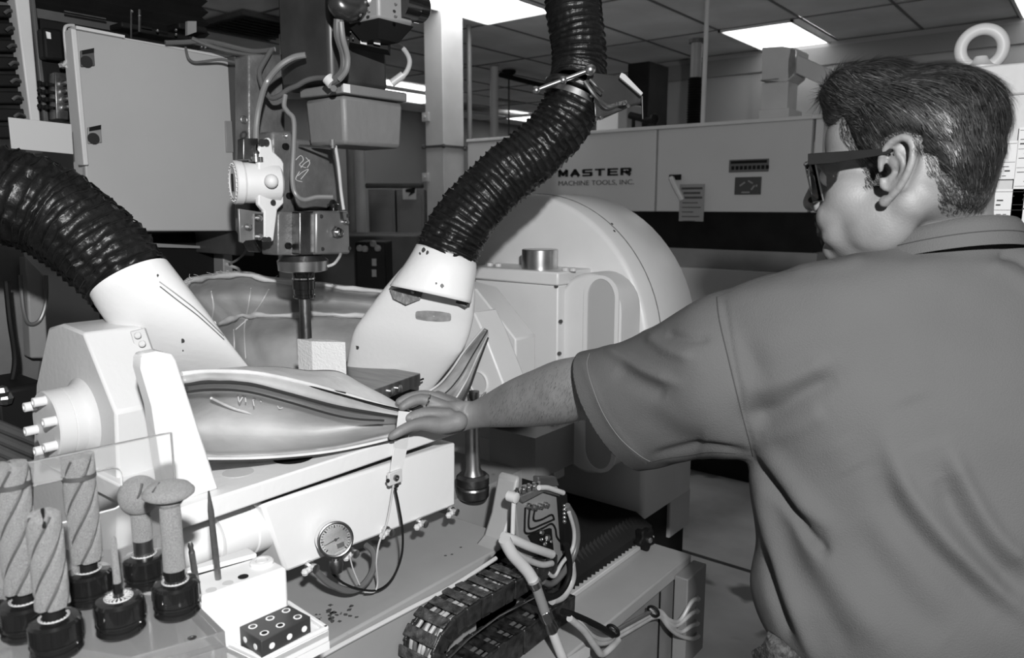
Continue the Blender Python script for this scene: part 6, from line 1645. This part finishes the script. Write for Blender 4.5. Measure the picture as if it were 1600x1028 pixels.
    for i in range(15000):
        p, n = V[rr.randrange(len(V))]; l = Mi @ p; dz = l.z - hairline(l)
        p = p + Vector((rr.uniform(-1, 1), rr.uniform(-1, 1), rr.uniform(-1, 1))) * .002
        top = max(0, min(1, (l.z - .05) / .05))
        flow = (-Fw * (.9) - Uw * (.55 + .9 * (1 - top)) + L0 * (.25 * math.sin(l.x * 60)))
        if l.x > .04: flow = -Fw * .8 - Uw * .5 + L0 * .5 * math.copysign(1, l.y if abs(l.y) > .01 else 1)
        if l.x < -.06: flow = -Uw * 1.0 - Fw * .25
        flow += Vector((rr.uniform(-1, 1), rr.uniform(-1, 1), rr.uniform(-1, 1))) * .22
        flow = (flow - n * flow.dot(n)).normalized()
        L = (.016 + .016 * top) * rr.uniform(.7, 1.3)
        if dz < .03: L *= .5
        cl = L0 * .5 * noise.noise(l * 30) + Uw * .4 * noise.noise(l * 24 + Vector((5, 5, 5)))
        strand(p, n, flow, L, rr.uniform(.00022, .00042), cl, .0022 * rr.random() * (1.5 if dz > .04 else .4))
    hv, hf = sv[:], sf[:]
    cut = (len(sf) // 4 // 7) * 4; s0 = MB(); s0.v = sv; s0.f = sf[:cut]; obj('grey_sheen_strand', s0, mat('hair_sheen', .065, .4, mottle=.6, mscale=120), cap, smooth=0, kind='stuff', fix=False)  # paler strands: hair sheen and a few grey hairs put into colour
    sf = sf[cut:]
    s1 = MB(); s1.v = sv; s1.f = sf; obj('hair_strand', s1, mat('hair_strand', .017, .42, mottle=.8, mscale=120, spec=.4), cap, smooth=0, kind='stuff', fix=False)
    # short clipped hair at temple, around the ear, nape; and stubble
    sv, sf = [], []
    bv = [(v.co + origin_of(body), v.normal.copy()) for v in body.data.vertices]
    for p, n in bv:
        l = Mi @ p
        if l.z < -.075 or l.z > .09 or l.x > .062 or l.y < -.02 or abs(l.y) > .0765 and l.x > -.03: continue
        dz = l.z - hairline(l)
        pr = 0
        if -.008 < dz < .03: pr = .9
        if l.x < -.045 and -.055 < l.z < .0: pr = max(pr, .8 * max(0, min(1, (l.z + .058) / .03)))
        if .018 < l.x < .034 and -.014 < l.z < .03: pr = .8
        for _ in range(2):
            if rr.random() < pr:
                fl_ = -Uw - Fw * .5 + Vector((rr.uniform(-1, 1), rr.uniform(-1, 1), rr.uniform(-1, 1))) * .3; fl_ = (fl_ - n * fl_.dot(n)).normalized()
                strand(p + Vector((rr.uniform(-1, 1), rr.uniform(-1, 1), rr.uniform(-1, 1))) * .0014, n, fl_, rr.uniform(.005, .010), .00024, Vector((0, 0, 0)), .0008, 2)
    s2 = MB(); s2.v = sv; s2.f = sf; obj('clipped_hair', s2, mat('hair_short', .018, .55, mottle=.6, mscale=90), cap, smooth=0, kind='stuff', fix=False)
    sv, sf = [], []
    for p, n in bv:
        l = Mi @ p
        if l.x > .085 and -.075 < l.z < -.040 and abs(l.y) < .034 and rr.random() < .9:
            fl_ = -Uw + Fw * .4 + Vector((rr.uniform(-1, 1), rr.uniform(-1, 1), rr.uniform(-1, 1))) * .3
            strand(p, n, fl_.normalized(), .007, .0003, Vector((0, 0, 0)), .001, 2)
        elif abs(l.y - .03) < .022 and .07 < l.x and .018 < l.z < .030:
            strand(p, n, (L0 - Fw).normalized(), .007, .0003, Vector((0, 0, 0)), .0015, 2)
    s3 = MB(); s3.v = sv; s3.f = sf; obj('moustache', s3, mat('hair_grey', .12, .5), man, smooth=0, kind='stuff', fix=False)
    sv, sf = [], []
    org = origin_of(body)
    for i in range(900):
        x = rr.uniform(765, 925); y = rr.uniform(560, 665); p = shoot(bvh, x, y, 0)
        if p is None: continue
        fl_ = (CR * -.3 - CU * .9 + Vector((rr.uniform(-1, 1), rr.uniform(-1, 1), rr.uniform(-1, 1))) * .4).normalized()
        strand(p, -CF, fl_, .006, .00013, Vector((0, 0, 0)), .001, 2)
    s4 = MB(); s4.v = sv; s4.f = sf; obj('arm_hair', s4, hairm, man, smooth=0, kind='stuff', fix=False)
    # ---------------- safety glasses
    g = thing('safety_glasses', PD(1330, 245, .87), 'black-framed clear safety glasses worn by the man', 'glasses')
    tp = [(1262, 240, .915), (1390, 231, .855), (1394, 236, .855), (1388, 241, .856), (1300, 255, .90), (1262, 258, .915)]
    obj('temple', MB().prism([PD(a, b_, c) for a, b_, c in tp], L0 * -.003), BLACK, g, bevel=.0008)
    obj('temple', MB().prism([p - L0 * .148 for p in [PD(a, b_, c) for a, b_, c in tp]], L0 * .003), BLKGLOSS, g)
    lens = bpy.data.materials.new('clear_lens'); lens.use_nodes = True; q = lens.node_tree.nodes['Principled BSDF']
    q.inputs['Base Color'].default_value = (.9, .9, .9, 1); q.inputs['Transmission Weight'].default_value = 1; q.inputs['Roughness'].default_value = .02; q.inputs['IOR'].default_value = 1.05
    hg = lambda x, y, z: h(x, y, z)
    fx = .114
    rows = []
    for z in (.024, .006, -.012, -.026):
        rows.append([hg(fx + .003 - .030 * (abs(y) / .066) ** 2.2 + (z - .02) * .18, y, z) for y in [(-.066 + .132 * k / 16) for k in range(17)]])
    obj('lens', MB().loft(rows), lens, g, smooth=80, solid=.0016, fix=False)
    obj('brow_bar', MB().rings(rows[0], lambda u: .0026, 8), BLKGLOSS, g)
    obj('side_shield', MB().loft([[hg(.094, .068, .020), hg(.070, .071, .020), hg(.052, .073, .020)], [hg(.090, .068, -.022), hg(.074, .070, -.016), hg(.060, .072, -.004)]]), lens, g, solid=.0012, fix=False)
    m = MB(); m.rings([rows[0][16], rows[1][16], rows[2][16], rows[3][16]], lambda u: .0011, 6); m.rings(rows[3], lambda u: .0009, 6); m.rings([hg(.094, .068, .024), hg(.074, .070, .027), hg(.060, .071, .024)], lambda u: .0008, 6)
    obj('lens_rim', m, STEEL, g)
    obj('nose_pad', MB().ball(hg(.112, .014, -.022), .004, 10), BLACK, g)
    obj('temple_tip', MB().tube([PD(1398, 240, .856), PD(1408, 248, .862), PD(1414, 258, .866)], .0024, n=8), BLKGLOSS, g)
    obj('cord_bead', MB().ball(PD(1414, 261, .862), .0052, 16), BLKGLOSS, g)
    # ---------------- shirt
    s = MB()
    tor = [((1366, 378), (1566, 366), .955, .066), ((1310, 402), (1622, 392), .955, .088), ((1215, 424), (1705, 420), .955, .105), ((1135, 456), (1785, 452), .955, .118), ((1112, 505), (1812, 505), .955, .130), ((1122, 570), (1822, 570), .955, .140), ((1150, 640), (1826, 640), .955, .150), ((1172, 705), (1828, 700), .955, .155), ((1178, 780), (1826, 780), .955, .158), ((1184, 860), (1822, 860), .955, .160), ((1178, 925), (1818, 930), .955, .162), ((1196, 985), (1812, 990), .958, .160), ((1232, 1030), (1800, 1040), .96, .158), ((1240, 1080), (1790, 1080), .965, .155)]
    s.loft(smooth_rows(loft_px(tor, 56), 5), closed=True)
    slv = [((1215, 440), (1235, 700), .965, .090), ((1118, 457), (1170, 712), .985, .098), ((1060, 487), (1112, 713), 1.02, .092), ((1000, 521), (1062, 720), 1.06, .085), ((950, 539), (1030, 727), 1.085, .079), ((903, 550), (1008, 728), 1.11, .074), ((890, 553), (1000, 732), 1.117, .073)]
    s.loft(smooth_rows(loft_px(slv, 48, nd=sd), 5), closed=True)
    sm = remesh(s, .0065, 10, .6)
    bm = bmesh.new(); bm.from_mesh(sm)
    bmesh.ops.subdivide_edges(bm, edges=bm.edges[:], cuts=1, use_grid_fill=True, smooth=1.0)
    for _ in range(2): bmesh.ops.smooth_vert(bm, verts=bm.verts, factor=.5, use_axis_x=True, use_axis_y=True, use_axis_z=True)
    bm.normal_update()
    folds = [  # polyline in picture units, width, height
        ([(1176, 716), (1200, 752), (1232, 792), (1262, 832), (1290, 862)], 9, -.013), ([(1190, 700), (1225, 745), (1262, 790), (1300, 830)], 16, .007),
        ([(1385, 690), (1415, 760), (1455, 815), (1500, 865), (1560, 920), (1620, 970)], 17, .009), ([(1370, 740), (1400, 800), (1440, 850), (1500, 905), (1560, 965)], 22, -.008),
        ([(1480, 700), (1515, 770), (1560, 840), (1620, 890)], 17, .009), ([(1470, 745), (1500, 810), (1545, 870), (1600, 930)], 20, -.008), ([(1300, 690), (1330, 740)], 30, .003),
        ([(1165, 650), (1215, 640), (1260, 612), (1310, 590)], 16, -.007), ([(1160, 610), (1210, 600), (1250, 585), (1300, 560)], 17, .006), ([(1180, 690), (1240, 670), (1290, 640)], 18, .005),
        ([(945, 545), (975, 560), (1010, 580), (1060, 600)], 9, .006), ([(960, 575), (1000, 600), (1040, 618)], 13, -.005), ([(1010, 522), (1040, 545), (1085, 560)], 10, .005), ([(1040, 520), (1070, 530), (1110, 530)], 8, -.004),
        ([(905, 560), (925, 600), (950, 655), (985, 700), (1010, 722)], 6, .0016), ([(1000, 640), (1060, 690), (1100, 700)], 22, -.005), ([(1020, 712), (1060, 706), (1110, 700), (1170, 706)], 7, -.006),
        ([(1184, 745), (1200, 830), (1222, 900), (1255, 985), (1280, 1040)], 12, .008), ([(1190, 860), (1205, 920), (1235, 1000)], 9, -.010), ([(1215, 780), (1240, 870), (1290, 960), (1330, 1030)], 22, -.006), ([(1230, 760), (1270, 850), (1330, 940), (1390, 1010)], 24, .006),
        ([(1330, 820), (1400, 920), (1480, 1000)], 28, -.006), ([(1240, 800), (1280, 830), (1290, 870)], 10, -.004), ([(1400, 400), (1470, 392), (1560, 400)], 12, -.002), ([(1180, 560), (1250, 520), (1340, 500)], 40, .003),
        ([(1130, 470), (1145, 560), (1165, 660), (1178, 712)], 5, -.0035), ([(1560, 395), (1590, 400), (1620, 420)], 9, -.006), ([(1540, 410), (1590, 430), (1640, 470)], 12, .004), ([(1230, 420), (1300, 415), (1350, 402)], 10, .004), ([(1420, 620), (1450, 700)], 30, -.003)]
    segs = []
    for P_, w_, a in folds:
        q = spline([Vector((x, y, 0)) for x, y in P_], 4); segs.append(([(p.x, p.y) for p in q], w_, a))
    S_ = [(np.array(q), w_, a) for q, w_, a in segs]
    co = np.array([tuple(v.co) for v in bm.verts]); no = np.array([tuple(v.normal) for v in bm.verts])
    d = (co - np.array(CAM)) @ np.array(CF); px = 800 + FPX * ((co - np.array(CAM)) @ np.array(CR)) / d; py = 514 - FPX * ((co - np.array(CAM)) @ np.array(CU)) / d
    facing = (no @ np.array(CF)) < .25
    disp = np.zeros(len(co))
    for q, w_, a in S_:
        best = np.full(len(co), 1e9); tb = np.zeros(len(co)); n_ = len(q) - 1
        for i in range(n_):
            p0, p1 = q[i], q[i + 1]; e = p1 - p0; L2 = max(1e-6, float(e @ e)); t = np.clip(((px - p0[0]) * e[0] + (py - p0[1]) * e[1]) / L2, 0, 1)
            dd = np.hypot(px - p0[0] - t * e[0], py - p0[1] - t * e[1]); m_ = dd < best; best[m_] = dd[m_]; tb[m_] = (i + t[m_]) / n_
        taper = np.minimum(1, np.minimum(tb, 1 - tb) * 4 + .25)
        disp += a * taper * np.exp(-(best / w_) ** 2)
    disp *= facing
    ns = np.array([noise.noise(Vector(c) * 9) * .004 + noise.noise(Vector(c) * 22) * .0016 for c in co]); disp += ns
    for v, k in zip(bm.verts, disp): v.co += v.normal * float(k)
    cuffd = (PD(905, 552, 1.11) + PD(1008, 724, 1.11)) / 2; ad = (-CR * .78 + CF * .6).normalized()
    T_, B_ = PD(905, 552, 1.11), PD(1010, 724, 1.11); nn = ((B_ - T_).cross(sd)).normalized(); nn = nn if nn.dot(ad) > 0 else -nn
    bmesh.ops.bisect_plane(bm, geom=bm.verts[:] + bm.edges[:] + bm.faces[:], plane_co=T_, plane_no=nn, clear_outer=True)
    bm.to_mesh(sm); bm.free()
    shirt = mesh_obj('shirt', sm, cloth, man, label='dark grey short-sleeved T-shirt')
    md = shirt.modifiers.new('solid', 'SOLIDIFY'); md.thickness = .003; md.offset = -1
    bs = bvh_of(shirt)
    def line(nm, pts, r, m_, off=.0004, n=60):
        P_ = spline([Vector((x, y, 0)) for x, y in pts], 10); out = [shoot(bs, p.x, p.y, off) for p in P_]; run = []
        runs = []
        for p in out:
            if p is None or (run and (p - run[-1]).length > .03): 
                if len(run) > 2: runs.append(run)
                run = [] if p is None else [p]
            else: run.append(p)
        if len(run) > 2: runs.append(run)
        mb = MB()
        for q in runs: mb.rings(q, lambda u: r, 6)
        if mb.v: obj(nm, mb, m_, shirt)
    seam = mat('seam_dark', .03, .9); stitch = mat('stitch', .13, .9)
    line('armhole_seam', [(1120, 464), (1124, 500), (1138, 560), (1150, 610), (1160, 650), (1171, 690), (1177, 712)], .0008, seam)
    line('shoulder_seam', [(1121, 464), (1160, 448), (1200, 433), (1250, 420), (1300, 408)], .0008, seam)
    line('hem_stitch', [(921, 552), (917, 570), (924, 600), (942, 645), (968, 684), (1000, 712), (1018, 722)], .0005, stitch)
    line('hem_edge', [(1012, 722), (1040, 716), (1075, 711), (1110, 706), (1150, 708)], .0009, seam)
    # collar band
    ring = []; cc = PD(1463, 386, .955)
    for k in range(56):
        a = 2 * PI * k / 56; ring.append(cc + CR * math.cos(a) * .081 + fh * math.sin(a) * .090 - Z * (.031 * math.sin(a)) + Z * (.006 * math.cos(a)))
    m = MB(); rows = []
    for (o_, z_) in ((-.003, .004), (-.001, .010), (.003, .010), (.009, .002), (.015, -.010), (.020, -.022), (.004, -.022)):
        rows.append([p + ((p - cc) * Vector((1, 1, 0))).normalized() * o_ + Z * z_ for p in ring])
    obj('collar', m.loft(rows, closed=True, cap=False), cloth, shirt, smooth=80)
    rows2 = [[p + ((p - cc) * Vector((1, 1, 0))).normalized() * .0145 - Z * .0070 for p in ring]]
    obj('collar_seam', MB().rings(rows2[0] + rows2[0][:1], lambda u: .0005, 6), seam, shirt)
    # ---------------- trousers, boots
    dn = mat('denim', .07, .8, mottle=.9, mscale=40, bump=.6, bscale=120)
    t_ = MB(); zw = 1.10
    wc = PD(1500, 1000, .95); wc.z = 0
    def oval(c, z, a, b_, n=28): return [Vector((c.x, c.y, z)) + CR * a * math.cos(2 * PI * k / n) + fh * b_ * math.sin(2 * PI * k / n) for k in range(n)]
    t_.loft([oval(wc, 1.03, .215, .13), oval(wc, .98, .222, .135), oval(wc, .90, .222, .14), oval(wc, .80, .21, .135), oval(wc, .76, .17, .11)], closed=True)
    for s_ in (-1, 1):
        c = wc + CR * .10 * s_; t_.loft([oval(c, .90, .105, .12), oval(c, .70, .10, .11), oval(c, .45, .08, .085), oval(c, .12, .075, .08)], closed=True)
    tm_ = remesh(t_, .012, 5, .5)
    bm = bmesh.new(); bm.from_mesh(tm_)
    for v in bm.verts: v.co += v.normal * (noise.noise(v.co * 18) * .006)
    bm.to_mesh(tm_); bm.free()
    mesh_obj('trousers', tm_, dn, man)
    m = MB()
    p0 = PD(1208, 996, .90)
    obj('trouser_fold', MB().loft([pdl([(1176, 1016, .93), (1196, 1004, .92), (1202, 985, .91), (1224, 1000, .90), (1246, 1022, .90), (1262, 1036, .90)]), pdl([(1186, 1060, .93), (1200, 1060, .92), (1216, 1060, .90), (1232, 1062, .90), (1250, 1062, .90), (1270, 1064, .9)])]), mat('woven_cloth', .035, .7, mottle=.95, mscale=140, bump=1.0, bscale=200), man, solid=.004, fix=False)
    for s_ in (-1, 1):
        c = wc + CR * .10 * s_ + fh * .04
        bt = MB().loft([oval(c, .0, .055, .14), oval(c, .03, .055, .14), oval(c - fh * .01, .07, .05, .11), oval(c - fh * .04, .12, .045, .06)], closed=True); obj('boot', bt, BLACK, man, smooth=60)
build_man()
